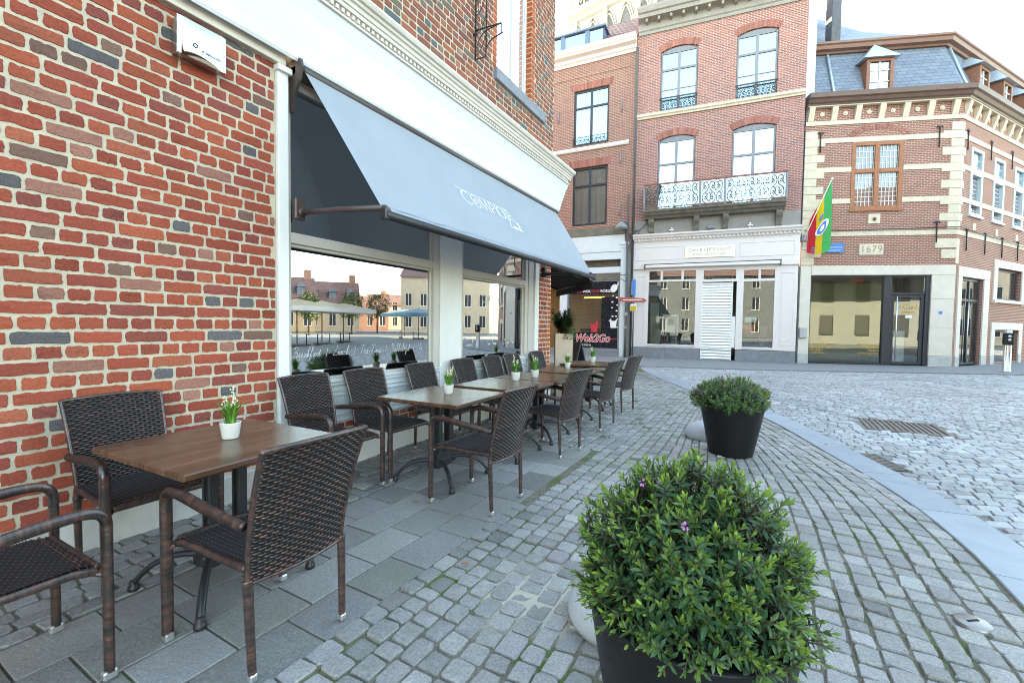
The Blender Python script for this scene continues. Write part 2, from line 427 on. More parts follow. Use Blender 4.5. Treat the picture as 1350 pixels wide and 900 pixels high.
# sett stone material: speckled granite
def STONE(name,base,rough=.62):
    m,nt,out=new_mat(name); p=nt.nodes.new('ShaderNodeBsdfPrincipled'); co=objco(nt)
    a=nt.nodes.new('ShaderNodeAttribute'); a.attribute_name='Col'
    sp=noise(nt,95,6,.8,co); big=noise(nt,1.3,4,.6,co); mid=noise(nt,22,5,.65,co)
    c=mixc(nt,ramp(nt,sp,.36,.66),[x*.55 for x in base],[x*1.35 for x in base])
    c=mixc(nt,ramp(nt,mid,.3,.75,(0,0,0),(.55,.55,.55)),c,[x*.72 for x in base])
    c=mixc(nt,ramp(nt,big,.35,.7,(.82,.82,.80),(1.08,1.08,1.1)),(0,0,0),c) if False else mixc(nt,1.,c,ramp(nt,big,.35,.7,(.80,.79,.77),(1.,1.,1.)),'MULTIPLY')
    c=mixc(nt,1.,c,a.outputs['Color'],'MULTIPLY')
    nt.links.new(c,p.inputs['Base Color']); p.inputs['Roughness'].default_value=rough; p.inputs['Specular IOR Level'].default_value=.45
    nn=bump(nt,noise(nt,28,5,.7,co),.8,.009); nn=bump(nt,sp,.4,.003,nn); nt.links.new(nn,p.inputs['Normal'])
    nt.links.new(p.outputs[0],out.inputs[0]); return m
m_sett=STONE('granite_sett',(.38,.374,.36)); m_slab=STONE('terrace_slab_stone',(.29,.285,.272),.65); m_street=STONE('street_sett_stone',(.405,.42,.435))
m_kerb=PM('kerb_bluestone',(.265,.295,.33),.55,.08,4,.15,90,attr=True,dirt=.15)

def joint_material():
    m,nt,out=new_mat('sandy_joint_with_moss'); p=nt.nodes.new('ShaderNodeBsdfPrincipled'); co=objco(nt)
    c=mixc(nt,ramp(nt,noise(nt,30,5,.7,co),.3,.7),(.11,.10,.075),(.25,.225,.18))
    f=ramp(nt,noise(nt,1.7,5,.65,co),.47,.64)
    c=mixc(nt,f,c,mixc(nt,ramp(nt,noise(nt,60,4,.7,co),.3,.7),(.055,.085,.018),(.13,.165,.045)))
    # pale sand spilled in the joints in front of the near planter
    d=N(nt,'ShaderNodeVectorMath',operation='DISTANCE'); d.inputs[1].default_value=(2.52,2.02,0); nt.links.new(co,d.inputs[0])
    ad=N(nt,'ShaderNodeMath',operation='MULTIPLY_ADD'); ad.inputs[1].default_value=.5; nt.links.new(noise(nt,6,4,.6,co),ad.inputs[0]); nt.links.new(d.outputs['Value'],ad.inputs[2])
    c=mixc(nt,ramp(nt,ad.outputs[0],.42,.66,(1,1,1),(0,0,0)),c,(.50,.46,.38))
    nt.links.new(c,p.inputs['Base Color']); p.inputs['Roughness'].default_value=.95; p.inputs['Specular IOR Level'].default_value=.15
    nt.links.new(bump(nt,noise(nt,120,4,.7,co),.9,.008),p.inputs['Normal'])
    nt.links.new(p.outputs[0],out.inputs[0]); return m
m_joint=joint_material()
# terrace base sheet under the setts
mb=MB(); ys=np.linspace(-4,17,85); 
V=[];F=[]
for y in ys: V+= [(-7.5 if y>7.5 else -.02,y,-.010),(float(kerbx(y))+.03,y,-.010)]
F=[(2*i,2*i+1,2*i+3,2*i+2) for i in range(len(ys)-1)]
structure(mb.add(V,F).build('terrace_ground',m_joint))
# far cobbled square: one sheet to the horizon
m_square=BRICK('cobbled_square',(.28,.29,.30),(.22,.23,.24),(.13,.125,.11),.16,.13,.014,.7,tint=(.25,.25,.25),axes='xy')
structure(MB().add([(-600,-600,-.06),(600,-600,-.06),(600,600,-.06),(-600,600,-.06)],[(0,1,2,3)]).build('ground',m_square))

# terrace setts
def row_rects(r0,r1,pitch,s0,s1,length,keep,jl=.16,gap=.011):
    out=[]; r=r0
    while r<r1:
        p=pitch*rng.uniform(.9,1.1); s=s0+rng.uniform(-length,0)
        while s<s1:
            l=length*rng.uniform(1-jl*1.6,1+jl*1.6)
            if keep(r+p/2,s+l/2): out.append((r+gap/2,r+p-gap/2,s+gap/2,s+l-gap/2))
            s+=l
        r+=p
    return out
SLX0,SLX1,SLY1=.78,1.885,4.7
def warpA(r,s):
    kx=kerbx(s); t=np.clip((r-2.3)/2.2,0,1); t=t*t*(3-2*t)
    return r+(kx-4.66)*t*1.0+.012*np.sin(s*1.3+r*3),s+.02*np.sin(r*2.1)
def keepA(r,s):
    x,y=warpA(np.float64(r),np.float64(s))
    if x>kerbx(y)-.045: return False
    if y<7.7 and x<.03: return False
    if y>=7.7 and x< -(y-7.65)*.839+.08: return False
    if SLX0-.03<x<SLX1+.03 and y<SLY1: return False
    if y>8 and x<2.0-.5*(y-8) and y>11.5: return False
    return True
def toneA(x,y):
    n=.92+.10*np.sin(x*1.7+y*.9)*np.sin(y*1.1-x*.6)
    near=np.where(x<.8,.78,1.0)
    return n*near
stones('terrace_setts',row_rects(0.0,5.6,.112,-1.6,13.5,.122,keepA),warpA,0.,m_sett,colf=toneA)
# slab band
sl=[]; x=SLX0
for wdt in (.277,.276,.277,.275):
    s=-1.6+rng.uniform(0,.3)
    while s<SLY1-.05:
        l=rng.uniform(.27,.42); e=min(s+l,SLY1)
        if e-s>.08: sl.append((x+.005,x+wdt-.005,s+.005,e-.005))
        s+=l
    x+=wdt
def slab_builder():
    mb=MB()
    for a,b,c,d in sl:
        z=rng.normal(0,.0018); k=float(np.clip(1+rng.normal(0,.13),.7,1.35)); kk=(k,k*(1+rng.normal(0,.01)),k*(1+rng.normal(0,.02)))
        mb.box(a,b,c,d,-.05,.0+z,0,.002,col=kk)
    return structure(mb.build('terrace_slabs',m_slab))
slab_builder()
# kerb band
mb=MB(); y=-4.
while y<14.5:
    L=rng.uniform(.85,1.05); y2=y+L; k=float(np.clip(1+rng.normal(0,.07),.8,1.2))
    ysk=np.linspace(y+.004,y2-.004,5); V=[];F=[]
    for yy in ysk:
        dx=(kerbx(yy+.05)-kerbx(yy-.05))/.1; nrm=np.array([1,-dx])/math.hypot(1,dx); p=np.array([kerbx(yy),yy])
        for o,z in ((0,-.06),(0,.0),(.005,.006),(.335,.006),(.34,.0),(.34,-.08)):
            q=p+nrm*o; V.append((q[0],q[1],z))
    for i in range(4):
        for j in range(5): F.append((i*6+j,i*6+j+1,(i+1)*6+j+1,(i+1)*6+j))
    F+= [tuple(range(6))[::-1],tuple(24+j for j in range(6))]
    mb.add(V,F,0,(k,k,k)); y=y2
structure(mb.build('kerb_band',m_kerb))
# street setts
def warpS(r,s):   # rows across the street with a gentle fan
    x=s; y=r
    return x+.02*np.sin(r*2.3), y+.26*(x-5)+.075*np.abs(np.sin((x-.6)*1.45))
GR=dict(manhole=(5.32,8.42,.47,.46),gully=(4.64,6.06,.10,.29))
def keepS(r,s):
    x,y=warpS(np.float64(r),np.float64(s))
    if x<kerbx(y)+.40: 
        if not (y>13.2): return False
    if x<-4 or y>pave_y(x)-.12 or x>17 or y<-1.8: return False
    if x>13.2+.5*max(0,y-12): return False
    if x<3.49-.5*(y)-1.5: return False
    for gx,gy,hx,hy in GR.values():
        if abs(x-gx)<hx+.06 and abs(y-gy)<hy+.05: return False
    return True
def toneS(x,y):
    return .95+.09*np.sin(x*1.1+y*.7)*np.sin(y*.9-x*.5)
stones('street_setts',row_rects(-6.,21.,.116,-4.,17.,.142,keepS,gap=.007),warpS,-.025,m_street,colf=toneS,zj=.003,deep=.03,dome=.002)
mb=MB(); V=[(float(kerbx(y))+.3,y,-.043) for y in np.linspace(-4,14,40)]+[(-7,13.8,-.043),(-.31,15.9,-.043),(3.42,17.1,-.043),(10.8,20.9,-.043),(14.2,24.7,-.043),(16,27,-.043),(17.5,22,-.043),(13.4,12,-.043),(13.4,-4,-.043)]
structure(mb.add(V,[tuple(range(len(V)))]).build('street_bed',PM('street_joint',(.20,.19,.175),.95,.25,20,.6,90)))
# far pavement
m_pave=BRICK('pavement_pavers',(.30,.30,.31),(.25,.255,.26),(.17,.165,.15),.22,.11,.008,.75,tint=(.27,.27,.27),tamt=.3,axes='xy')
V=[(p[0],p[1],.0) for p in PAVE]; W=[(-9,21),(-1.6,21.2),(4.7,23),(9.8,25),(12,28),(24,45)]
n=len(V); structure(MB().add(V+[(p[0],p[1],.0) for p in W],[(i,i+1,n+i+1,n+i) for i in range(n-1)]).build('far_pavement',m_pave))
structure(MB().sweep([(0,-.05),(0,.004),(-.14,.004),(-.14,-.05)],PAVE,0,closed=True).build('far_kerb',m_bluestone))
# ------------------------------------------------------------------ cafe building (front wall in the plane x = 0)
def HANDBRICK():
    m,nt,out=new_mat('hand_made_brick'); p=nt.nodes.new('ShaderNodeBsdfPrincipled'); co=objco(nt)
    a=nt.nodes.new('ShaderNodeAttribute'); a.attribute_name='Col'
    f=noise(nt,70,5,.7,co); g=noise(nt,14,4,.65,scaled(nt,co,(1,.55,1.6)))
    c=mixc(nt,1.,a.outputs['Color'],ramp(nt,f,.3,.7,(.62,.58,.58),(1.,1.,1.)),'MULTIPLY')
    c=mixc(nt,ramp(nt,g,.55,.78,(0,0,0),(.6,.6,.6)),c,mixc(nt,1.,c,(.45,.42,.45),'MULTIPLY'))
    c=mixc(nt,ramp(nt,noise(nt,9,5,.8,co),.66,.80,(0,0,0),(.35,.35,.35)),c,(.46,.40,.32))
    c=mixc(nt,1.,c,ramp(nt,noise(nt,.9,5,.65,scaled(nt,co,(1,1,.6))),.32,.68,(.84,.83,.84),(1.,1.,1.)),'MULTIPLY')
    nt.links.new(c,p.inputs['Base Color']); p.inputs['Roughness'].default_value=.85; p.inputs['Specular IOR Level'].default_value=.25
    nn=bump(nt,g,.5,.01); nn=bump(nt,f,.5,.004,nn); nt.links.new(nn,p.inputs['Normal'])
    nt.links.new(p.outputs[0],out.inputs[0]); return m
m_handbrick=HANDBRICK()
def brick_col(n,kind='wall'):
    P=np.array([(.36,.075,.045),(.39,.088,.048),(.32,.07,.048),(.28,.072,.055),(.40,.105,.06),(.13,.115,.12),(.21,.11,.085),(.35,.15,.11)])
    w=np.array([.29,.25,.18,.10,.09,.03,.025,.035]); P=P*np.array([1.14,1.2,1.2])
    if kind=='upper': P=P*np.array([.84,1.15,1.15])+np.array([0,.012,.01]); w=np.array([.2,.16,.2,.2,.06,.06,.08,.04])
    if kind=='orange': P=np.array([(.58,.135,.05),(.52,.115,.045),(.62,.16,.065)]); w=np.array([.4,.35,.25])
    i=rng.choice(len(P),n,p=w/w.sum()); return P[i]*(1+rng.normal(0,.09,(n,1)))
def brick_mesh(rects,cols,name,parent,mats,mortar,xf=0.,ragged=.0018,depth=.03,pl=8,ps=2,mort_x=-.0052,T=None):
    """rects in (y0,y1,z0,z1): individually shaped bricks standing in a mortar sheet"""
    r=np.array(rects,float); n=len(r); a0,a1,b0,b1=[r[:,i:i+1] for i in range(4)]
    u=np.linspace(0,1,pl); v=np.linspace(0,1,ps+2)[1:-1]
    ea=np.concatenate([u,np.ones(ps),u[::-1],np.zeros(ps)]); eb=np.concatenate([np.zeros(pl),v,np.ones(pl),v[::-1]]); k=len(ea)
    A=a0+(a1-a0)*ea; B=b0+(b1-b0)*eb
    corner=np.zeros(k); corner[[0,pl-1,pl+ps,2*pl+ps-1]]=1
    ca=(a0+a1)/2; cb=(b0+b1)/2
    A=A-corner*np.sign(A-ca)*.003; B=B-corner*np.sign(B-cb)*.002
    A=A+rng.normal(0,ragged*.8,A.shape); B=B+rng.normal(0,ragged,B.shape)
    tilt=rng.normal(0,.0007,(n,1)).clip(-.0015,.0015); tlt2=rng.normal(0,.004,(n,1)).clip(-.008,.008)
    L=[]
    for dx,ins in ((-depth,0),(-.0032,.0002),(0,.0022)):
        la=A-np.sign(A-ca)*ins; lb=B-np.sign(B-cb)*ins
        h=xf+dx+(tilt+tlt2*(la-ca))*(dx>-.01)+(rng.normal(0,.0006,la.shape) if dx>-.01 else 0)
        L.append(np.stack([h,la,lb],2))
    L.append(np.stack([xf+tilt+.0008,ca,cb],2))
    V=np.concatenate(L,1); nv=V.shape[1]
    base=[(l*k+j,l*k+(j+1)%k,(l+1)*k+(j+1)%k,(l+1)*k+j) for l in range(2) for j in range(k)]
    tri=[(2*k+j,2*k+(j+1)%k,3*k) for j in range(k)]
    off=(np.arange(n)*nv)[:,None,None]
    Fq=(np.array(base)[None]+off).reshape(-1,4).tolist(); Ft=(np.array(tri)[None]+off).reshape(-1,3).tolist()
    mb=MB(); C=np.repeat(cols,nv,0)
    mb.add(V.reshape(-1,3),Fq+Ft,0,C,smooth=False)
    for (y0,y1,z0,z1) in mortar: mb.add([(xf+mort_x,y0,z0),(xf+mort_x,y1,z0),(xf+mort_x,y1,z1),(xf+mort_x,y0,z1)],[(0,1,2,3)],1)
    return mb.build(name,mats,parent)
def bond(y0,y1,z0,z1,course=.0836,joint=.0172,st=.243,phase=0.,holes=()):
    rects=[]; z=z0; i=0
    while z<z1-.03:
        top=min(z+course,z1)
        L=st if i%2==0 else st/2
        y=y0-(rng.uniform(0,.02)+(0 if i%4<2 else st/2 if i%2==0 else st/4)+phase)
        while y<y1:
            l=L*rng.uniform(.94,1.06); a=max(y,y0); b=min(y+l,y1)
            segs=[(a,b)]
            for h in holes:
                if z+course*.5>h[2] and z+course*.5<h[3]:
                    ns=[]
                    for s in segs:
                        if s[1]<=h[0] or s[0]>=h[1]: ns.append(s)
                        else:
                            if s[0]<h[0]: ns.append((s[0],h[0]))
                            if s[1]>h[1]: ns.append((h[1],s[1]))
                    segs=ns
            for s in segs:
                if s[1]-s[0]>.045: rects.append((s[0]+joint/2,s[1]-joint/2,z+joint/2,top-joint/2))
            y+=l
        z+=course; i+=1
    return rects
cafe=thing('cafe_building','red brick cafe with large windows and white fascia beside the terrace','building')
BM=[m_handbrick,m_mortar]
rc=bond(-1.9,2.236,.225,3.46)
brick_mesh(rc,brick_col(len(rc)),'brick_wall',cafe,BM,[(-3,2.236,.2,3.5)],ragged=.0021,pl=10,ps=3)
UP0,UP1=5.63,6.73; UPZ=5.09
rc=bond(-1.,7.65,4.24,8.3,course=.0836,holes=[(UP0,UP1,UPZ-.18,8.4),(UP1-.01,UP1+.125,UPZ,8.4),(UP0-.11,UP0+.01,UPZ,8.4),(UP0-.1,UP1+.47,UPZ-.17,UPZ)])
brick_mesh(rc,brick_col(len(rc),'upper'),'upper_brick_wall',cafe,BM,[(-3,UP0-.0,4.1,8.3),(UP0,UP1,4.1,UPZ-.1),(UP1,7.65,4.1,8.3)],pl=3,ps=1)
# orange rubbed bricks round the upper window (front edge and reveal)
for sd_ in (0,1):
    rc=[];z=UPZ+.005
    while z<8.25:
        rc.append((UP1+.004,UP1+.118,z,z+.066) if sd_ else (UP0-.105,UP0-.004,z,z+.066)); z+=.0836
    brick_mesh(rc,brick_col(len(rc),'orange'),'window_surround',cafe,BM,[],xf=.002,pl=3,ps=1)
mb=MB(); z=UPZ+.005
while z<8.25:
    c=brick_col(2,'orange')
    mb.box(-.20,-.007,UP1-.001,UP1+.006,z,z+.066,0,.004,c[0]); mb.box(-.20,-.007,UP0-.006,UP0+.001,z,z+.066,0,.004,c[1]); z+=.0836
mb.add([(-.22,UP1+.002,UPZ),(-.005,UP1+.002,UPZ),(-.005,UP1+.002,8.3),(-.22,UP1+.002,8.3)],[(0,1,2,3)],1)
mb.add([(-.22,UP0-.002,UPZ),(-.005,UP0-.002,UPZ),(-.005,UP0-.002,8.3),(-.22,UP0-.002,8.3)],[(3,2,1,0)],1)
mb.build('window_reveal',BM,cafe)
MB().box(-.2,.055,UP0-.08,UP1+.46,UPZ-.165,UPZ-.0,0,.006).build('window_sill',m_bluestone,cafe)
mb=MB()
for a,b in ((UP0+.006,UP0+.06),(UP0+.60,UP0+.66),(UP1-.06,UP1-.006)): mb.box(-.16,-.10,a,b,UPZ,8.3,0,.004)
mb.box(-.16,-.1,UP0+.06,UP1-.06,UPZ,UPZ+.06); mb.box(-.16,-.1,UP0+.06,UP1-.06,8.24,8.3)
uw=mb.build('window',m_white,cafe)
MB().box(-.14,-.125,UP0+.05,UP1-.05,UPZ+.05,8.26).build('pane',GLASS('white_sky_glass',base=.45,k=1.2,dark=(.72,.73,.74)),uw)  # white body colour stands in for the bright sky mirrored in the pane
# brick pier at the corner of the shop front
rc=bond(7.112,7.535,.23,3.45,course=.0836); rc2=[]; z=.23; i=0
while z<3.4:
    rc2.append((7.545,7.65,z+.009,z+.0745)); z+=.0836
brick_mesh(rc+rc2,np.vstack([brick_col(len(rc)),brick_col(len(rc2),'orange')*np.array([.95,.95,.95])]),'brick_pier',cafe,BM,[(7.1,7.65,.2,3.46)],pl=3,ps=1)
# plinths
mb=MB(); mb.box(-.2,.034,-3,2.236,-.06,.214,0,.012); mb.build('plinth',m_plinth,cafe)
mb=MB(); mb.box(-.2,.03,2.34,6.93,-.06,.295,0,.01); mb.cut(); mb.box(-.2,.03,7.1,7.66,-.06,.225,0,.01); mb.build_each('plinth',m_white,cafe)
rc=bond(2.34,6.93,.30,.425,course=.0625,joint=.012)
brick_mesh(rc,brick_col(len(rc))*.9,'brick_course',cafe,BM,[(2.34,6.93,.29,.43)],pl=3,ps=1)
# upper plain walls, side wall and roof (out of the picture but they shade the terrace)
CD=np.array([-.643,.766]); CE=np.array([0,7.65])+CD*10
mb=MB(); mb.add([(0,-3,8.3),(0,7.65,8.3),(0,7.65,11.2),(0,-3,11.2)],[(0,1,2,3)])
mb.add([(0,-3,4.1),(0,-1,4.1),(0,-1,8.3),(0,-3,8.3)],[(0,1,2,3)])
mb.add([(-.001,7.65,-.05),(CE[0],CE[1],-.05),(CE[0],CE[1],11.2),(-.001,7.65,11.2)],[(0,1,2,3)])
mb.add([(CE[0],CE[1],-.05),(-14,14.55,-.05),(-14,14.55,11.2),(CE[0],CE[1],11.2)],[(0,1,2,3)])
mb.add([(0,-3,-.05),(0,-3,11.2),(-14,-3,11.2),(-14,-3,-.05)],[(0,1,2,3)])
mb.build('side_wall',m_brickS,cafe)
mb=MB(); mb.add([(.25,-3.2,11.2),(.25,7.7,11.2),(-6,5.5,14.6),(-6,-3.2,14.6)],[(0,1,2,3)]); mb.add([(.25,7.7,11.2),(CE[0]+.2,CE[1]+.2,11.2),(-12,9,14.6),(-6,5.5,14.6)],[(0,1,2,3)]); mb.add([(-6,-3.2,14.6),(-6,5.5,14.6),(-14,14.55,11.2),(-14,-3.2,11.2)],[(0,1,2,3)]); mb.add([(CE[0]+.2,CE[1]+.2,11.2),(-14,14.55,11.2),(-6,5.5,14.6),(-12,9,14.6)],[(0,1,2,3)])
mb.build('roof',m_tile,cafe)
# fascia and cornice
LINE=[(0,-3),(0,7.69),(-.643*5,7.69+.766*5)]
mb=MB(); mb.sweep([(.0,3.555),(.098,3.53),(.105,3.508),(.118,3.53),(.14,3.62),(.215,3.86),(.262,3.975),(.27,3.985),(.0,3.985)],LINE,0,closed=True); mb.build('fascia',m_fascia,cafe)
mb=MB(); mb.sweep([(0,3.99),(.272,3.99),(.285,3.995),(.285,4.012),(.262,4.018),(.262,4.062),(.30,4.068),(.305,4.082),(.305,4.10),(.318,4.104),(.326,4.135),(.345,4.142),(.352,4.165),(.375,4.172),(.39,4.20),(.39,4.222),(.30,4.245),(0,4.30)],LINE,0,closed=True)
y=-2.95
while y<7.68:
    mb.box(.255,.292,y,y+.028,4.026,4.058); y+=.056
mb.build('cornice',m_board,cafe)
mb=MB(); mb.box(-.03,.05,-3,2.30,3.455,3.57,0,.004); mb.box(-.03,.085,-3,7.69,3.545,3.56); mb.build('soffit_board',m_board,cafe)
mb=MB(); mb.prism([(0,3.5),(.10,3.5),(.10,3.44),(.075,3.40),(.05,3.36),(0,3.33)],'y',7.30,7.50); mb.cut(); mb.prism([(0,3.5),(.10,3.5),(.10,3.44),(.075,3.40),(.05,3.36),(0,3.33)],'y',7.53,7.64); mb.build_each('corbel',m_white,cafe)
# shop front joinery
mb=MB(); mb.box(-.12,.032,2.24,2.333,-.02,3.44,0,.006); mb.box(-.02,.06,2.225,2.35,3.40,3.448,0,.004); mb.build('jamb_board',m_white,cafe)
mb=MB(); mb.box(-.16,.004,4.372,4.818,.29,3.5,0,.006); mb.box(-.16,.022,4.368,4.822,-.02,.30,0,.008); mb.build('pilaster',m_white,cafe)
mb=MB(); mb.box(-.12,.0,6.755,6.94,-.02,3.5,0,.006); mb.build('pilaster',m_greige,cafe)
mb=MB(); mb.box(-.12,.03,6.95,7.098,-.02,3.5,0,.006); mb.build('jamb_board',m_white,cafe)
def shop_window(y0,y1,zt0,zt1,name='window'):
    mb=MB(); f0,f1=-.10,-.012
    mb.box(f0,f1,y0,y0+.045,.85,3.42,0,.005); mb.box(f0,f1,y1-.10,y1,.85,3.42,0,.005)
    mb.box(f0-.02,f1-.03,y1-.15,y1-.10,.85,3.42,0,.004)
    mb.box(f0,f1+.004,y0+.045,y1-.10,zt0,zt1,0,.005); mb.box(f0,f1-.02,y0+.045,y1-.10,zt0-.028,zt0,0,.004)
    mb.box(f0,f1,y0+.045,y1-.10,3.34,3.42,0,.005); mb.box(f0,f1,y0+.045,y1-.10,.85,.872,0,.004)
    o=mb.build(name,m_greige,cafe)
    MB().box(-.066,-.058,y0+.04,y1-.14,.86,zt0-.01).build('pane',m_glass2,o)
    MB().box(-.066,-.058,y0+.04,y1-.14,zt1-.01,3.36).build('pane',m_glass2,o)
    return o
w1=shop_window(2.335,4.365,2.045,2.138); w2=shop_window(4.825,6.75,2.03,2.125)
for a,b in ((2.34,4.366),(4.825,6.75)):
    mb=MB(); mb.box(-.12,-.005,a,b,.425,.80); mb.box(-.12,.022,a,b,.815,.85,0,.006); mb.box(-.12,.012,a,b,.782,.815,0,.006)
    for z in (.745,.70,.515,.455): mb.box(-.05,.006,a,b,z-.022,z+.004,0,.006)
    mb.build('panel',m_panel,cafe)
# interior of the cafe
mb=MB(); X0,X1,Y0,Y1=-4.2,-.13,2.0,7.0
mb.add([(X0,Y0,.02),(X1,Y0,.02),(X1,Y1,.02),(X0,Y1,.02)],[(0,1,2,3)],1); mb.add([(X0,Y0,3.45),(X1,Y0,3.45),(X1,Y1,3.45),(X0,Y1,3.45)],[(3,2,1,0)])
mb.add([(X0,Y0,0),(X0,Y1,0),(X0,Y1,3.45),(X0,Y0,3.45)],[(0,1,2,3)]); mb.add([(X0,Y0,0),(X1,Y0,0),(X1,Y0,3.45),(X0,Y0,3.45)],[(3,2,1,0)]); mb.add([(X0,Y1,0),(X1,Y1,0),(X1,Y1,3.45),(X0,Y1,3.45)],[(0,1,2,3)])
mb.build('interior',[m_dark,PM('interior_floor',(.05,.042,.035),.5,.2,4)],cafe)
mb=MB(); mb.box(-.5,-.13,2.4,4.36,.80,.85); mb.cut(); mb.box(-.5,-.13,4.86,6.7,.80,.85); mb.build_each('window_shelf',PM('dark_shelf_wood',(.06,.045,.035),.5,.2,6),cafe)
# dark drape and small pendant inside the left end of the big window
mb=MB(); V=[]
for i in range(40):
    t=i/39; V+= [(-.45+.03*math.sin(t*38),2.40+.28*t,.86),(-.45+.03*math.sin(t*38+.3),2.40+.28*t,3.3)]
mb.add(V,[(2*i,2*i+2,2*i+3,2*i+1) for i in range(39)],0,None,True); mb.build('drape',PM('dark_drape',(.03,.032,.04),.9,.1,5),cafe)
# lettering on the glass: strokes
def arc(cx,cy,rx,ry,a0,a1,n=18):
    t=np.linspace(R(a0),R(a1),n); return np.stack([cx+rx*np.cos(t),cy+ry*np.sin(t)],1)
COMP=[  # (strokes, width) in units of letter height, x already spaced
 (arc(.62,.5,.46,.5,62,298),.075),(arc(.62,.5,.46,.5,62,40,4),.03),
 (np.vstack([arc(1.42,.5,.36,.5,0,360,28)]),.06),(arc(1.42,.5,.13,.17,0,360,16),.05),(arc(1.42,.5,.22,.27,150,260,10),.03),
 ([(1.90,0),(1.98,1)],.04),([(1.98,1),(2.26,.04)],.085),([(2.26,.04),(2.56,1)],.04),([(2.56,1),(2.66,0)],.085),
 ([(2.95,0),(2.95,1)],.085),(np.vstack([[(2.95,.98)],arc(3.14,.73,.25,.25,90,-90,12),[(2.95,.46)]]),.055),
 ([(3.62,0),(3.62,1)],.085),(arc(4.05,.47,.35,.47,0,360,28),.06),([(4.52,0),(4.52,1)],.085),
 ([(4.85,0),(4.85,1)],.085),(np.vstack([[(4.85,.98)],arc(5.05,.74,.25,.24,90,-90,12),[(4.85,.48)]]),.055),(smooth_curve([(5.05,.48),(5.3,.16),(5.62,-.2),(5.85,-.36)],5),.06),
 ([(.08,1.06),(5.1,1.06)],.035),([(-.1,1.14),(.12,1.05)],.05)]
CURS={ # small cursive alphabet: polyline control points, advance
 'B':([(.1,.8),(.25,1.),(.18,.0),(.28,.95),(.55,.95),(.5,.62),(.3,.52),(.62,.45),(.55,.05),(.15,.02)],.72),
 'L':([(.35,1.),(.5,.95),(.3,.5),(.12,.05),(.3,.08),(.62,.0)],.66),'T':([(.0,.95),(.35,1.),(.7,.95),(.42,.97),(.3,.4),(.22,0)],.6),
 'D':([(.2,1),(.1,0),(.45,.1),(.6,.5),(.4,.95),(.05,.9)],.7),'W':([(.0,.9),(.12,0),(.38,.7),(.5,0),(.78,1)],.8),
 'r':([(0,.05),(.14,.42),(.2,.34),(.16,.02),(.3,.1)],.3),'e':([(0,.1),(.2,.25),(.16,.42),(.05,.2),(.16,.0),(.34,.12)],.32),
 'a':([(.25,.38),(.06,.25),(.12,.0),(.28,.38),(.27,.02),(.4,.1)],.38),'k':([(0,.1),(.2,.85),(.1,.95),(.06,.0),(.2,.38),(.12,.2),(.32,.02)],.34),
 'f':([(0,.1),(.25,.85),(.15,1.),(.1,.3),(.02,-.45),(.16,-.2),(.22,.1),(.34,.14)],.32),'s':([(0,.05),(.16,.42),(.24,.1),(.08,.0),(.3,.1)],.3),
 't':([(0,.1),(.18,.75),(.1,.05),(.28,.1)],.26),'u':([(0,.1),(.1,.38),(.12,.02),(.3,.36),(.3,.02),(.42,.1)],.4),'n':([(0,.05),(.08,.38),(.1,.0),(.26,.38),(.28,.02),(.4,.1)],.4),
 'd':([(.25,.38),(.06,.25),(.12,.0),(.3,.9),(.28,.02),(.42,.1)],.4),'H':([(.1,1),(.1,0),(.1,.5),(.5,.5),(.5,1),(.5,0)],.68),
 'c':([(.24,.36),(.06,.25),(.1,.0),(.34,.12)],.32),'h':([(0,.1),(.22,.9),(.12,.98),(.08,.0),(.24,.38),(.26,.02),(.4,.1)],.4),'i':([(0,.1),(.1,.38),(.1,.02),(.24,.1)],.22),
 'm':([(0,.05),(.07,.38),(.09,0),(.22,.38),(.24,0),(.38,.38),(.4,.02),(.52,.1)],.52),'g':([(.25,.38),(.06,.25),(.12,.0),(.28,.38),(.24,-.4),(.06,-.35),(.38,.1)],.38),
 'b':([(0,.1),(.2,.9),(.1,.95),(.08,.02),(.26,.1),(.2,.38),(.36,.3)],.36),'l':([(0,.1),(.22,.9),(.12,.98),(.1,.03),(.28,.1)],.26),'j':([(.1,.38),(.06,-.4),(-.06,-.3),(.26,.1)],.24),'o':([(.2,.38),(.04,.2),(.14,0),(.26,.22),(.16,.38),(.36,.32)],.36),'-':([(.05,.22),(.25,.22)],.32),'|':([(.3,-.1),(.3,.85)],.6),' ':(None,.45)}
def cursive(mb,txt,x,y,h,f,w):
    for ch in txt:
        P,adv=CURS[ch]
        if P is not None:
            Q=smooth_curve(np.array(P)*h+np.array([x,y]),4) if ch not in '|-' else np.array(P)*h+np.array([x,y])
            mb.ribbon(Q+np.stack([(Q[:,1]-y)*.25,0*Q[:,1]],1),w,f)
        x+=adv*h
        if ch==' ': mb.cut()
    return x
mb=MB(); g=lambda a,b:(-.0555,a,b)
x=cursive(mb,'Breakfast | Lunch | Tea-Time | Babbeltijd | Hn',2.40,1.065,.088,g,.0024)
mb.build_each('lettering',m_letter,w1)
mb=MB(); hh=.105
for P,wd in COMP: mb.ribbon(np.array(P,float)*hh+np.array([5.39,1.70]),wd*hh*.9,g)
mb.cut()
cursive(mb,'Lunch',5.66,1.60,.085,g,.0045); mb.cut(); cursive(mb,'Lunch',4.98,1.075,.085,g,.0042); mb.cut(); cursive(mb,'Tea-Time',5.52,1.075,.085,g,.0042); mb.cut(); cursive(mb,'Dagen Tea',6.02,1.075,.085,g,.0042)
mb.build_each('lettering',m_letter,w2)

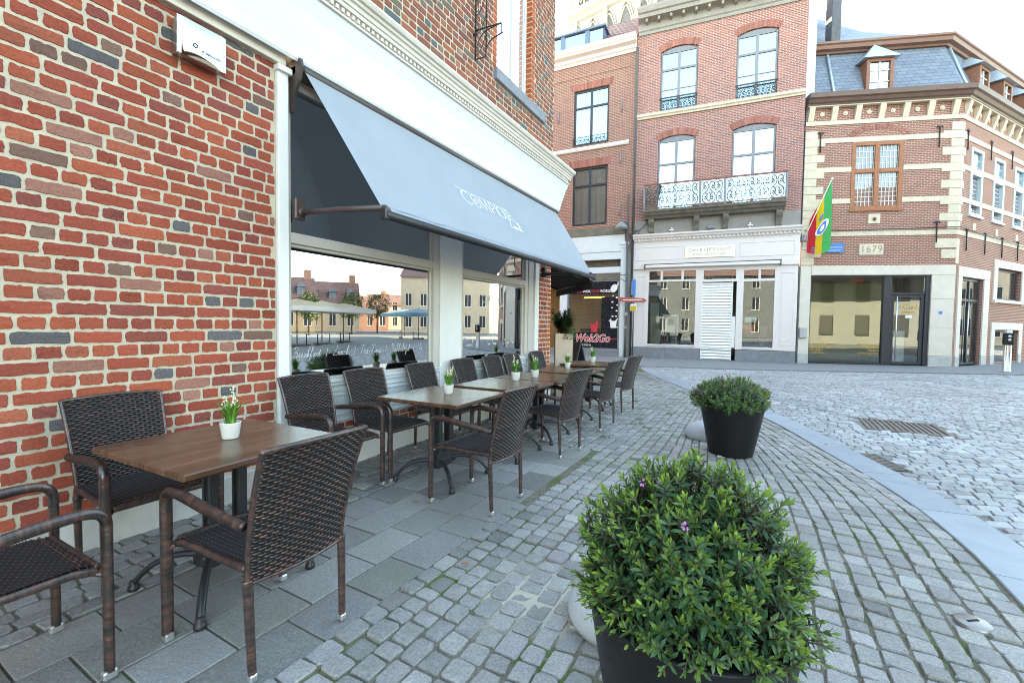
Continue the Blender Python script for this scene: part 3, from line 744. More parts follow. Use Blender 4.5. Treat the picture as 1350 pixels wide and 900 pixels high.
# ------------------------------------------------------------------ awnings
m_awn=PM('slate_blue_awning_fabric',(.325,.36,.40),.8,.05,1.5,.12,400,trans=.16)
m_awnd=PM('charcoal_awning_fabric',(.03,.03,.034),.85,.08,2,.1,300,trans=.06)
aw=thing('folding_arm_awning','slate blue awning with white lettering stretched over the cafe windows','awning',(0,0,0))
AY0,AY1=2.42,7.60; Atop=np.array([.10,3.475]); Abot=np.array([.955,2.215])
V=[];F=[];nu,nv=40,14
for i in range(nu+1):
    y0=AY0+(AY1-AY0)*i/nu
    for j in range(nv+1):
        t=j/nv; p=Atop+(Abot-Atop)*t; sag=-.035*math.sin(PI*t)*math.sin(PI*i/nu)**.4+.004*math.sin(i*1.9)*t
        y=y0+(2.50-AY0)*t*(1-i/nu)-(AY1-7.30)*t*(i/nu)
        V.append((p[0]+sag*.82,y,p[1]+sag*.57))
for i in range(nu):
    for j in range(nv): a=i*(nv+1)+j; F.append((a,a+nv+1,a+nv+2,a+1))
MB().add(V,F,0,None,True).build('fabric',m_awn,aw)
m_seam=PM('awning_seam',(.26,.29,.33),.85,.05,3)
mb=MB()
def fpt(a,s_):
    t=s_/np.linalg.norm(Abot-Atop); i=(a-AY0)/(AY1-AY0); sag=-.035*math.sin(PI*t)*max(0,math.sin(PI*i))**.4
    p=Atop+(Abot-Atop)*t+np.array([.82,.57])*(sag+.0045); return (p[0],a,p[1])
mb=MB(); mb.ribbon([(2.56+(7.2-2.56)*k/40,1.435+.006*math.sin(k*1.7)*(k%3)) for k in range(41)],.010,fpt); mb.build('hem',m_seam,aw)
mb=MB(); mb.tube([(.965,2.49,2.205),(.965,7.31,2.205)],.036,10); mb.box(.93,.99,2.475,2.52,2.165,2.26,0,.01); mb.box(.93,.99,7.29,7.33,2.165,2.26,0,.01); mb.build('front_bar',m_dkmetal,aw)
mb=MB(); mb.box(.0,.10,2.36,7.66,3.40,3.50,0,.02); mb.tube([(.085,2.38,3.47),(.085,7.66,3.47)],.045,10); mb.prism([(.0,3.53),(.14,3.53),(.16,3.46),(.12,3.36),(.05,3.24),(.03,3.12),(0,3.12)],'y',2.36,2.385); mb.build('cassette',PM('dark_bronze_metal',(.05,.036,.032),.4,.1,8),aw)
for yy in (2.42,7.30):
    sg=1 if yy<5 else -1
    mb=MB(); mb.box(.0,.06,yy-.05,yy+.05,2.24,2.42,0,.01)
    mb.tube([(.05,yy,2.30),(.5,yy+.03*sg,2.285),(.94,yy+.09*sg,2.262)],.024,8); mb.tube([(.05,yy,2.30),(.09,yy,2.30)],.035,8); mb.tube([(.93,yy+.09*sg,2.262),(.965,yy+.10*sg,2.225)],.032,8)
    mb.build('arm',PM('brown_bronze_arm',(.075,.05,.045),.4,.1,8) if sg>0 else m_dkmetal,aw)
dn=(Abot-Atop)/np.linalg.norm(Abot-Atop); nr=np.array([-dn[1],dn[0]])
def fa(a,b):   # text plane on the fabric: a along the wall, b up the slope
    s=-b; t=s/np.linalg.norm(Abot-Atop); i=(a-AY0)/(AY1-AY0); sag=-.035*math.sin(PI*t)*max(0,math.sin(PI*i))**.4
    p=Atop+dn*s+np.array([.82,.57])*sag+nr*.007; return (p[0],a,p[1])
mb=MB(); hh=.192
for P,wd in COMP: mb.ribbon(np.array(P,float)*[hh*1.14,hh]+np.array([4.07,-.862]),wd*hh*1.0,fa)
cursive(mb,'Lunch',4.98,-1.01,.155,fa,.012)
mb.build('lettering',m_letter,aw)
# smaller charcoal awning round the corner
a2=thing('side_awning','small charcoal awning round the corner of the cafe behind the brick pier','awning',(0,7.65,0),math.atan2(CD[1],CD[0]))
# local frame: x along the side wall, outward is -y... (wall runs along local +x, street on its right)
mb=MB(); V=[];F=[]
for i in range(2):
    x=.18+i*2.5
    for j in range(9):
        t=j/8; V.append((x,-(.08+.80*t),3.05-.80*t-.02*math.sin(PI*t)))
F=[(j,j+1,j+10,j+9) for j in range(8)]
mb.add(V,F,0,None,True); V2=[(.18,-.88,2.25),(2.68,-.88,2.25),(2.68,-.885,2.10),(.18,-.885,2.10)]
mb.add(V2,[(0,1,2,3)]); mb.build('fabric',m_awnd,a2)
mb=MB(); mb.tube([(.16,-.88,2.25),(2.70,-.88,2.25)],.03,8); mb.build('front_bar',m_dkmetal,a2)
mb=MB(); mb.tube([(.10,-.05,3.07),(2.76,-.05,3.07)],.05,8); mb.build('cassette',m_dkmetal,a2)
for x in (.3,2.5):
    mb=MB(); mb.tube([(x,-.02,2.5),(x,-.5,2.38),(x,-.86,2.27)],.02,6); mb.build('arm',m_dkmetal,a2)
# mirrored lamp box on the brick wall
lb=thing('wall_lamp_box','mirror polished steel lamp box on the brick wall under the fascia','wall lamp',(0,1.655,3.26))
mb=MB(); mb.box(.0,.085,-.145,.145,-.115,.115,0,.002); mb.build('housing',PM('brushed_steel',(.42,.40,.38),.3,.1,30,metal=.9),lb)
V=[];F=[];n=16
for i in range(n+1):
    for j in range(n+1):
        a=-1+2*i/n; b=-1+2*j/n; V.append((.10+.012*(1-a*a)*(1-b*b)**.6-.014*(a*a)*(abs(a)>.99),a*.152,b*.122))
for i in range(n):
    for j in range(n): q=i*(n+1)+j; F.append((q,q+n+1,q+n+2,q+1))
mb=MB(); mb.add(V,F,0,None,True); mb.box(.085,.0985,-.152,.152,-.122,.122,0,.002)
fp=mb.build('front_plate',PM('mirror_steel',(.50,.52,.54),.03,.01,5,metal=1.),lb)
Mx=Matrix(((0,0,1,.1135),(1,0,0,.05),(0,1,0,-.055),(0,0,0,1)))
text_obj('lettering','STONEGOODS',.019,m_greyfr,lb,Mx)
mb=MB(); mb.ribbon(arc(-.05,-.035,.012,.012,0,360,20),.006,lambda a,b:(.114,a,b)); mb.build('emblem',m_dkframe,lb)
# wrought iron bracket
br=thing('iron_bracket','wrought iron lattice bracket with a hooked arm beside the upper cafe window','bracket',(0,5.033,4.915))
mb=MB(); mb.tube([(.03,0,0),(.03,0,3.2)],.011,6); mb.tube([(.20,0,0),(.20,0,3.2)],.009,6); mb.tube([(.03,0,0),(.20,0,0)],.009,6); mb.tube([(0,0,.33),(.06,0,.33)],.02,6); mb.tube([(0,0,2.3),(.06,0,2.3)],.02,6); mb.build('upright_frame',m_dkmetal,br)
mb=MB()
for k in range(12):
    z=.05+k*.26
    mb.tube(smooth_curve([(.03,0,z),(.09,0,z+.03),(.15,0,z+.12),(.20,0,z+.24)],4),.006,5); mb.tube(smooth_curve([(.03,0,z+.22),(.08,0,z+.14),(.07,0,z+.06),(.04,0,z+.05)],4),.005,5)
mb.build('scrollwork',m_dkmetal,br)
mb=MB(); mb.tube([(.03,0,.38),(.43,0,.36)],.010,6); mb.tube([(.43,0,.36),(.43,0,.24)],.008,6); mb.tube(smooth_curve([(.20,0,.02),(.21,0,.10),(.28,0,.19),(.46,0,.235)],6),.009,6); mb.tube(smooth_curve([(.05,0,.16),(.10,0,.26),(.2,0,.33),(.42,0,.355)],6),.007,6); mb.build('arm',m_dkmetal,br)
# objects inside the cafe windows
m_brass=PM('aged_gold_glass',(.34,.29,.12),.35,.15,8,metal=.2)
for (x,y,z,r) in ((-.55,6.55,1.36,.20),(-.45,5.55,1.15,.13)):
    gl=thing('globe_lamp','large gold green globe lamp hanging inside the second cafe window' if r>.15 else 'smaller gold globe lamp hanging low inside the second cafe window','lamp',(x,y,z),group='globe lamps in the cafe window')
    mb=MB(); mb.lathe([(r*math.sin(t),-r*math.cos(t)) for t in np.linspace(0.001,PI-.001,20)],24); mb.build('globe',m_brass,gl)
    mb=MB(); mb.tube([(0,0,r),(0,0,3.44-z)],.006,5); mb.lathe([(.03,r-.01),(.03,r+.05),(0.01,r+.06)],10); mb.build('cord',m_dkmetal,gl)
# ------------------------------------------------------------------ wicker armchairs
def WICKER():
    m,nt,out=new_mat('dark_brown_wicker'); p=nt.nodes.new('ShaderNodeBsdfPrincipled'); co=objco(nt)
    a=nt.nodes.new('ShaderNodeAttribute'); a.attribute_name='Col'
    f=noise(nt,38,3,.6,scaled(nt,co,(1,.5,1)))
    c=mixc(nt,ramp(nt,f,.42,.66),(.026,.022,.021),(.085,.042,.030))
    c=mixc(nt,1.,c,a.outputs['Color'],'MULTIPLY')
    nt.links.new(c,p.inputs['Base Color']); p.inputs['Roughness'].default_value=.29; p.inputs['Specular IOR Level'].default_value=.6
    p.inputs['Coat Weight'].default_value=.35; p.inputs['Coat Roughness'].default_value=.22
    nt.links.new(bump(nt,noise(nt,420,2,.6,scaled(nt,co,(.3,1,1))),.12,.001),p.inputs['Normal'])
    nt.links.new(p.outputs[0],out.inputs[0]); return m
m_wick=WICKER(); m_core=PM('dark_gap_fill',(.006,.005,.005),.9,.1,5)  # near-black sheet behind the strands paints the weave gaps as shade
def weave(mb,S,L,H,pitch,stake,amp,tw,span=(0,1,0,1)):
    """woven panel: S(u,v)->(point,normal); strands run along u, stacked along v"""
    rows=int(round(H/pitch)); half=int(round(L/stake)); n=half*2+1
    u0,u1,v0,v1=span
    us=u0+(u1-u0)*np.arange(n)/(n-1)
    for k in range(rows):
        v=v0+(v1-v0)*(k+.5)/rows
        off=amp*np.cos(PI*np.arange(n)/2+PI*k)
        P=[];Nn=[];W=[]
        for uu in us:
            p,nn,wv=S(uu,v); P.append(p);Nn.append(nn);W.append(wv)
        P=np.array(P);Nn=np.array(Nn);W=np.array(W)
        C=P+Nn*off[:,None]; hw=pitch*.44
        V=np.stack([C-W*hw,C+Nn*tw,C+W*hw,C-Nn*tw],1).reshape(-1,3)
        F=[(i*4+j,i*4+(j+1)%4,(i+1)*4+(j+1)%4,(i+1)*4+j) for i in range(n-1) for j in range(4)]
        kk=float(np.clip(1+rng.normal(0,.28),.45,1.8)); t=rng.uniform(0,1)
        mb.add(V,F,0,(kk*(1+.5*t),kk,kk),True)
def surf(fn):
    e=1e-3
    def S(u,v):
        p=np.array(fn(u,v)); du=np.array(fn(min(u+e,1),v))-np.array(fn(max(u-e,0),v)); dv=np.array(fn(u,min(v+e,1)))-np.array(fn(u,max(v-e,0)))
        n=np.cross(du,dv); n/=np.linalg.norm(n); w=np.cross(n,du); w/=np.linalg.norm(w)
        return p,n,w
    return S
def wrapped(mb,pts,ra,rb,pitch=.0075,n=10,ref=(0,1,0)):
    P=np.asarray(pts,float); d=np.r_[0,np.cumsum(np.linalg.norm(np.diff(P,axis=0),axis=1))]; Lt=d[-1]
    k=max(4,int(Lt/pitch)*2); s=np.linspace(0,Lt,k+1); Q=np.stack([np.interp(s,d,P[:,i]) for i in range(3)],1)
    ra=np.interp(s/Lt,np.linspace(0,1,len(np.atleast_1d(ra))),np.atleast_1d(ra)); rb=np.interp(s/Lt,np.linspace(0,1,len(np.atleast_1d(rb))),np.atleast_1d(rb))
    m=np.where(np.arange(k+1)%2==0,1.,.84)
    cc=np.clip(1+rng.normal(0,.25,k+1),.5,1.7); cc=np.repeat(cc[::2],2)[:k+1] if len(cc[::2])*2>=k+1 else cc
    col=np.repeat(np.stack([cc*1.15,cc,cc],1),n,0)
    mb.tube(Q,ra*m,n,0,True,True,ref,rb*m,col=[tuple(c) for c in col])
def back_fn(u,v):
    hw=.213+.024*v; y=(2*u-1)*hw
    z=.375+.535*v
    x=-.245-.012*v-.128*v**1.7 -.030*(1-(2*u-1)**2)
    z=z+.008*(1-(2*u-1)**2)*v
    return (x,y,z)
def seat_fn(u,v):   # u across, v front->back
    y=(2*u-1)*(.235-.015*v); x=.245-.485*v
    z=.448-.012*(1-(2*u-1)**2)*math.sin(PI*min(1,max(0,v)))-.016*max(0,(.08-v)/.08)**2
    return (x,y,z)
def make_chair(label,group):
    ch=thing('wicker_armchair',label,'chair',group=group)
    # backrest
    mb=MB(); S=surf(back_fn)
    weave(mb,S,.47,.525,.0128,.0235,.0046,.0026,(.015,.985,.01,.99))
    def core(fn,th,uv=(.03,.97,.02,.98),nu=10,nv=10):
        V=[];F=[]
        SS=surf(fn)
        for s in (1,-1):
            for i in range(nu+1):
                for j in range(nv+1):
                    p,nn,_=SS(uv[0]+(uv[1]-uv[0])*i/nu,uv[2]+(uv[3]-uv[2])*j/nv); V.append(p+nn*th*s)
        o=(nu+1)*(nv+1)
        for s in range(2):
            for i in range(nu):
                for j in range(nv):
                    a=s*o+i*(nv+1)+j; F.append((a,a+nv+1,a+nv+2,a+1))
        return V,F
    V,F=core(back_fn,.0008); mb.add(V,F,1,None,True)
    rim=[back_fn(0,v) for v in np.linspace(.0,1,14)]+[back_fn(u,1.) for u in np.linspace(.06,.94,12)]+[back_fn(1,v) for v in np.linspace(1,.0,14)]
    wrapped(mb,rim,.0135,.0105,.008,8,(1,0,0)); wrapped(mb,[back_fn(u,0.) for u in np.linspace(0,1,10)],.010,.009,.008,8,(1,0,0))
    mb.build('backrest',[m_wick,m_core],ch)
    # seat
    mb=MB(); S=surf(seat_fn); weave(mb,S,.46,.475,.0115,.0235,.0036,.0022,(.01,.99,.01,.99)); V,F=core(seat_fn,.004); mb.add(V,F,1,None,True)
    for sgn in (0,1): wrapped(mb,[seat_fn(sgn,v)[:2]+(seat_fn(sgn,v)[2]-.012,) for v in np.linspace(0,1,8)],.017,.012,.008,8,(0,0,1))
    fr=[(.248,y,.430) for y in np.linspace(-.225,.225,8)]; wrapped(mb,fr,.018,.014,.0085,8,(0,0,1))
    for s in (-1,1): wrapped(mb,[(.235,s*.225,.415),(.258,s*.25,.405)],.011,.011,.008,8,(0,0,1))
    mb.build('seat',[m_wick,m_core],ch)
    for s in (-1,1):
        # front leg and armrest are one bent tube; the armrest starts at the bend
        mb=MB(); wrapped(mb,[(.268,s*.262,.03),(.268,s*.262,.57)],[.0235,.026],[.017,.018]); lg=mb.build('leg',m_wick,ch)
        mb=MB(); mb.box(.268-.0235,.268+.0235,s*.262-.0168,s*.262+.0168,0,.034,0,.006); mb.build('foot_cap',m_alu,lg)
        arm=smooth_curve([(.268,s*.262,.57),(.266,s*.262,.612),(.246,s*.263,.645),(.20,s*.264,.660),(.10,s*.265,.658),(-.05,s*.262,.642),(-.18,s*.252,.626),(-.272,s*.243,.615)],5)
        mb=MB(); wrapped(mb,arm,[.026,.021,.019,.017],[.018,.024,.025,.019]); mb.build('armrest',m_wick,ch)
        mb=MB(); wrapped(mb,[(-.262,s*.208,.03),(-.256,s*.212,.20),(-.248,s*.215,.39)],[.0165,.021],[.0145,.0175]); lg=mb.build('leg',m_wick,ch)
        mb=MB(); mb.box(-.262-.0168,-.262+.0168,s*.208-.0148,s*.208+.0148,0,.032,0,.006); mb.build('foot_cap',m_alu,lg)
    return ch
GW='wicker armchairs along the cafe wall'; GS='wicker armchairs on the street side of the tables'
CH=[ # x,y,facing(deg),label,group
 (.46,1.15,0,'dark wicker armchair against the bare brick wall behind the nearest table',GW),
 (1.57,1.165,180,'dark wicker armchair at the nearest table with its woven back to the street',GS),
 (1.09,.42,91,'dark wicker armchair cut by the left photo edge, only seat and arms showing',None),
 (.455,2.445,1,'dark wicker armchair beside the white jamb board, under the first words on the window',GW),
 (.465,3.07,-2,'dark wicker armchair under the big window, second along from the white jamb board',GW),
 (.455,3.92,1,'dark wicker armchair below the big window end, behind the second table',GW),
 (.46,4.74,0,'dark wicker armchair below the white pilaster between the two windows',GW),
 (.46,5.45,1,'dark wicker armchair below the second window, next after the pilaster one',GW),
 (.46,6.02,-1,'dark wicker armchair below the second window beside the last frame post',GW),
 (.46,6.94,1,'dark wicker armchair in front of the narrow brick pier at the corner',GW),
 (1.575,2.90,178,'dark wicker armchair drawn out on the street side of the second table',GS),
 (1.47,4.47,172,'dark wicker armchair on the street side of the two joined tables',GS),
 (1.44,5.87,172,'dark wicker armchair on the street side of the fifth table',GS),
 (1.40,7.08,170,'dark wicker armchair at the far end of the street row, nearest the pipe',GS)]
proto=None
for i,(x,y,a,lab,grp) in enumerate(CH):
    if proto is None: proto=make_chair(lab,grp); c=proto
    else: c=copy_tree(proto)
    c['label']=lab
    if grp: c['group']=grp
    elif 'group' in c.keys(): del c['group']
    c.location=(x,y,.004); c.rotation_euler=(0,0,R(a))
# ------------------------------------------------------------------ tables
def WOOD():
    m,nt,out=new_mat('dark_planked_tabletop'); p=nt.nodes.new('ShaderNodeBsdfPrincipled'); co=objco(nt)
    sp=nt.nodes.new('ShaderNodeSeparateXYZ'); nt.links.new(co,sp.inputs[0])
    # planks run along y; offset per plank row
    cb=nt.nodes.new('ShaderNodeCombineXYZ'); nt.links.new(sp.outputs[1],cb.inputs[0]); nt.links.new(sp.outputs[0],cb.inputs[1])
    b=N(nt,'ShaderNodeTexBrick',Scale=1.); nt.links.new(cb.outputs[0],b.inputs['Vector']); b.offset=.37
    for k,v in (('Color1',(0,0,0,1)),('Color2',(1,1,1,1)),('Mortar',(.3,.3,.3,1)),('Mortar Size',.0008),('Brick Width',.55),('Row Height',.047)): b.inputs[k].default_value=v
    g=noise(nt,26,6,.7,scaled(nt,co,(2.4,.16,1)),.6); g2=noise(nt,5,4,.6,scaled(nt,co,(2.5,.35,1)))
    c=mixc(nt,ramp(nt,g,.3,.72),(.085,.038,.021),(.225,.112,.062))
    c=mixc(nt,1.,c,ramp(nt,b.outputs['Color'],0,1,(.48,.46,.44),(1.0,1.0,1.0)),'MULTIPLY')
    c=mixc(nt,ramp(nt,g2,.45,.75,(0,0,0),(.75,.75,.75)),c,(.045,.022,.016))
    nt.links.new(c,p.inputs['Base Color'])
    p.inputs['Roughness'].default_value=.27; p.inputs['Specular IOR Level'].default_value=.5; p.inputs['Coat Weight'].default_value=.1; p.inputs['Coat Roughness'].default_value=.18
    nt.links.new(p.outputs[0],out.inputs[0]); return m
m_wood=WOOD()
GT='brown topped cafe tables'
def make_table(label):
    t=thing('cafe_table',label,'table',group=GT)
    mb=MB(); mb.box(-.415,.415,-.40,.40,.712,.745,0,.006); mb.build('tabletop',m_wood,t)
    for s in (-1,1):
        mb=MB()
        mb.box(-.028,.028,s*.075-.012,s*.075+.012,.15,.70); mb.box(-.034,-.020,s*.075-.024,s*.075+.024,.15,.70,0,.004); mb.box(.020,.034,s*.075-.024,s*.075+.024,.15,.70,0,.004)
        mb.build('column',m_dkmetal,t)
    mb=MB(); mb.box(-.05,.05,-.14,.14,.125,.185,0,.012); mb.box(-.03,.03,-.11,.11,.10,.24,0,.01); mb.lathe([(.03,.24),(.03,.27),(.012,.30),(0,.305)],12); mb.build('hub',m_dkmetal,t)
    mb=MB(); mb.box(-.26,.26,-.10,-.05,.70,.7125); mb.box(-.26,.26,.05,.10,.70,.7125); mb.box(-.05,.05,-.26,.26,.695,.7075); mb.build('underframe',m_dkmetal,t)
    for sx in (-1,1):
        for sy in (-1,1):
            mb=MB(); d=np.array([sx*.74,sy*.67]); 
            pts=[(sx*.03+d[0]*r*.0,sy*.09,.165) for r in (0,)]+[(sx*.03+d[0]*r,sy*.09+d[1]*r*.8,z) for r,z in ((.06,.175),(.16,.168),(.26,.130),(.33,.075),(.365,.03))]
            mb.tube(smooth_curve(pts,5),np.interp(np.linspace(0,1,26),[0,.7,1],[.017,.014,.013]),8,ry=.019)
            q=pts[-1]; mb.lathe([(.0,.0),(.024,.0),(.027,.012),(.024,.024),(.018,.03),(.021,.042),(.014,.052),(0,.055)],12,(q[0],q[1],0))
            mb.build('leg',m_dkmetal,t)
    return t
TB=[(1.03,1.285,2,'brown table nearest the photo front, beside the bare brick wall'),
 (1.02,3.15,2,'second brown table, below the big cafe window, with free paving round its iron feet'),
 (1.10,4.10,2.5,'third brown table, pushed against the next one and nearer the second table'),
 (1.10,4.925,2.5,'fourth brown table, far half of the joined pair under the second window'),
 (1.08,5.88,3,'fifth brown table, standing alone between the joined pair and the last table'),
 (.96,7.22,4,'last brown table, at the corner by the tall planter')]
tp=None
for x,y,a,lab in TB:
    if tp is None: tp=make_table(lab); t=tp
    else: t=copy_tree(tp); t['label']=lab
    t.location=(x,y,.003); t.rotation_euler=(0,0,R(a))
# ------------------------------------------------------------------ little potted plants
m_grass=PM('grass_blade',(.13,.30,.045),.5,.25,30,attr=True,trans=.25)
m_bloom=PM('cream_blossom',(.72,.68,.48),.7,.08,60)
def make_pot(label,seed):
    r=np.random.default_rng(seed)
    p=thing('potted_plant',label,'potted plant',group='small white flower pots on the tables')
    mb=MB(); mb.lathe([(.0,.0),(.030,.0),(.032,.004),(.0405,.066),(.0415,.070),(.0385,.070),(.036,.060),(.0,.058)],28); mb.build('pot',m_pot,p)
    mb=MB()
    for k in range(95):
        a=r.uniform(0,2*PI); L=r.uniform(.07,.135); lean=r.uniform(.05,.85)**1.2; w=r.uniform(.0022,.0045)
        b=np.array([.022*math.cos(a)*r.uniform(0,1),.022*math.sin(a)*r.uniform(0,1),.058]); d=np.array([math.cos(a),math.sin(a),0]); sd=np.array([-d[1],d[0],0])
        V=[];n=6
        for i in range(n):
            t=i/(n-1); q=b+d*(L*lean*t*t*.9)+np.array([0,0,1])*L*(t-.35*lean*t*t*t); ww=w*(1-t**2.2)+.0002
            V+= [q-sd*ww,q+sd*ww]
        c=r.uniform(.55,1.5); mb.add(V,[(2*i,2*i+1,2*i+3,2*i+2) for i in range(n-1)],0,(c*r.uniform(.8,1.1),c,c*.9),True)
    mb.build('foliage',m_grass,p)
    mb=MB()
    for k in range(4):
        a=r.uniform(0,2*PI); L=r.uniform(.10,.15); q0=np.array([0,0,.06]); tip=np.array([math.cos(a)*L*.22,math.sin(a)*L*.22,.06+L])
        mb.tube([q0,(q0+tip)/2+[0,0,.004],tip],.0011,4,1)
        for i in range(16):
            q=q0+(tip-q0)*r.uniform(.62,1.06)+r.normal(0,.004,3); mb.lathe([(0,-.004),(.0042,-.001),(.003,.003),(0,.005)],5,tuple(q),0)
    mb.build('flower',[m_bloom,m_grass],p); return p
PT=[(1.01,1.325,'small white flower pot on the nearest brown table',0,1.),(1.035,3.2,'small white flower pot on the second brown table',1.1,.95),(1.05,4.43,'small white flower pot at the seam of the joined tables, on the nearer one',2.3,1.05),
 (1.10,4.82,'small white flower pot on the farther of the joined tables',3.2,1.),(.98,6.15,'small white flower pot on the fifth table, in front of the beige planter',4.4,.95),(.93,7.42,'small white flower pot on the last table, in front of the black board',5.2,1.05)]
pr=[make_pot('x',11),make_pot('y',12)]
for i,(x,y,lab,a,s) in enumerate(PT):
    p=pr[i] if i<2 else copy_tree(pr[i%2]); p['label']=lab; p.location=(x,y,.749); p.rotation_euler=(0,0,a); p.scale=(s*1.25,)*3
# ------------------------------------------------------------------ shrub planters
def LEAF():
    m,nt,out=new_mat('glossy_shrub_leaf'); p=nt.nodes.new('ShaderNodeBsdfPrincipled')
    a=nt.nodes.new('ShaderNodeAttribute'); a.attribute_name='Col'; co=objco(nt)
    c=mixc(nt,1.,a.outputs['Color'],ramp(nt,noise(nt,35,3,.6,co),.3,.7,(.72,.75,.72),(1,1,1)),'MULTIPLY')
    nt.links.new(c,p.inputs['Base Color']); p.inputs['Roughness'].default_value=.42; p.inputs['Specular IOR Level'].default_value=.42
    t=nt.nodes.new('ShaderNodeBsdfTranslucent'); nt.links.new(mixc(nt,1.,c,(1.0,1.0,.5),'MULTIPLY'),t.inputs['Color'])
    mx=nt.nodes.new('ShaderNodeMixShader'); mx.inputs[0].default_value=.22; nt.links.new(p.outputs[0],mx.inputs[1]); nt.links.new(t.outputs[0],mx.inputs[2])
    nt.links.new(mx.outputs[0],out.inputs[0]); return m
m_leaf=LEAF(); m_twig=PM('brown_twig',(.07,.045,.03),.8,.2,30); m_soil=PM('potting_soil',(.03,.022,.015),.95,.3,40,.8,60)
m_pink=PM('pink_blossom',(.55,.20,.50),.7,.15,60)
def leafmesh(mb,p,d,up,L,w,fold,curl,c):
    """one leaf: folded blade with a drooping tip"""
    s=np.cross(d,up); s/=max(np.linalg.norm(s),1e-6); n=np.cross(s,d)
    pts=[p]; 
    def at(t,k,h): return p+d*(L*t)+s*(w*k)+n*(h-curl*L*t*t)
    V=[at(0,0,0),at(.30,-.80,fold*.7),at(.32,0,0),at(.30,.80,fold*.7),at(.66,-1,fold),at(.68,0,0),at(.66,1,fold),at(1,0,0)]
    F=[(0,2,1),(0,3,2),(1,2,5,4),(2,3,6,5),(4,5,7),(5,6,7)]
    mb.add(V,F,0,c,True)
def sprig(mb,base,axis,L,leafL,r,pairs=6,tone=1.,new=1.):
    axis=axis/np.linalg.norm(axis); a=np.cross(axis,[.3,.1,.9]); 
    if np.linalg.norm(a)<.1: a=np.cross(axis,[1,0,0])
    a/=np.linalg.norm(a); b=np.cross(axis,a); ph=r.uniform(0,PI)
    mb.tube([base-axis*L*.6,base+axis*L*.4,base+axis*L],[.0022,.0018,.001],4,1)
    for i in range(pairs):
        t=i/(pairs-1); th=ph+i*PI/2
        for s in (0,PI):
            q=th+s+r.normal(0,.12); rad=a*math.cos(q)+b*math.sin(q)
            el=R(18+62*t**1.6)+r.normal(0,.10)           # older leaves spread, the tip leaves stand up
            d=rad*math.cos(el)+axis*math.sin(el)
            l=leafL*(1-.42*t**2)*r.uniform(.85,1.15)
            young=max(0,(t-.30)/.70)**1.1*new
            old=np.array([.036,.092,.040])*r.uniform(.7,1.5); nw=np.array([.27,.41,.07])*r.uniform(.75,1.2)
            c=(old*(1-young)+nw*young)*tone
            leafmesh(mb,base+axis*(L*t),d,axis,l,l*.155,l*.05,.16*(1-t)+.03,tuple(c))
def shrub(label,loc,rim,bot,h,brx,brz,cz,nspr,leafL,seed,nflow,name='shrub_planter'):
    r=np.random.default_rng(seed)
    o=thing(name,label,'planter',loc,group='black pots with clipped flowering shrubs')
    mb=MB(); mb.lathe([(bot-.03,.0),(bot-.004,.0),(bot,.008),(rim-.004,h-.012),(rim,h-.004),(rim-.002,h),(rim-.028,h),(rim-.034,h-.03),(rim-.05,h-.06),(0,h-.06)],64); mb.build('pot',m_black,o)
    MB().lathe([(rim-.035,h-.05),(rim*.5,h-.03),(0,h-.02)],32).build('soil',m_soil,o)
    mb=MB()
    # woody core
    for k in range(60):
        a=r.uniform(0,2*PI); rr=brx*math.sqrt(r.uniform(0,.8)); e=np.array([rr*math.cos(a),rr*math.sin(a),cz+brz*.5*math.sqrt(max(.05,1-(rr/brx)**2))])
        b0=np.array([e[0]*.22,e[1]*.22,h-.05]); mb.tube(smooth_curve([b0,(b0+e)/2+r.normal(0,.02,3),e],3),np.linspace(.004,.0012,7),4,1)
    for k in range(nspr):
        # golden directions over the upper dome, denser outside, some inside
        u=r.uniform(-.30,1); a=r.uniform(0,2*PI); sn=math.sqrt(1-u*u); n=np.array([sn*math.cos(a),sn*math.sin(a),u])
        lump=1+.10*math.sin(3*a+seed)*sn+.07*math.sin(5*a+2*u*3+seed*2)+.05*math.sin(9*a+u*7)
        dep=r.uniform(.55,1.02) if k%3==0 else r.uniform(.86,1.06)
        P=np.array([n[0]*brx,n[1]*brx,n[2]*brz])*lump*dep
        base=P+np.array([0,0,cz])
        if base[2]<h+.0 and math.hypot(base[0],base[1])<rim+.004: 
            base[:2]*= (rim+.012)/max(1e-3,math.hypot(base[0],base[1])) if r.uniform()<.5 else 1
        if base[2]<h-.16: continue
        ax=n*np.array([1,1,.8])+np.array([0,0,.75])*r.uniform(.5,1.4)+r.normal(0,.25,3)
        L=leafL*r.uniform(1.1,1.9)
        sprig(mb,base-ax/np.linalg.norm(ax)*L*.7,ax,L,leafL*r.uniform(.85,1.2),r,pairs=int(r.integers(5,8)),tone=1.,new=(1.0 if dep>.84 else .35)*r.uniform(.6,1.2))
    for k in range(int(nspr*.17)):   # skirt of shoots hanging over the rim
        a=r.uniform(0,2*PI); rad=rim+r.uniform(-.045,.02); q=np.array([math.cos(a)*rad,math.sin(a)*rad,h+r.uniform(.005,.06)])
        ax=np.array([math.cos(a),math.sin(a),r.uniform(-.35,.6)])+r.normal(0,.22,3); sprig(mb,q-ax*.03,ax,leafL*r.uniform(1.3,2.),leafL*r.uniform(.85,1.15),r,int(r.integers(5,7)),1.,r.uniform(.5,1.0))
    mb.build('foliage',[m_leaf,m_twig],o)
    mb=MB()
    for k in range(nflow):
        u=r.uniform(-.15,.95); a=r.uniform(0,2*PI); sn=math.sqrt(1-u*u); n=np.array([sn*math.cos(a),sn*math.sin(a),u]); q=n*np.array([brx,brx,brz])*1.06+np.array([0,0,cz])
        for i in range(14):
            d=r.normal(0,1,3); d/=np.linalg.norm(d); leafmesh(mb,q+d*.004,d,np.array([.1,.2,1.]),.010,.0032,.0006,.2,(1,1,1))
    mb.build('flower',m_pink,o)
    return o
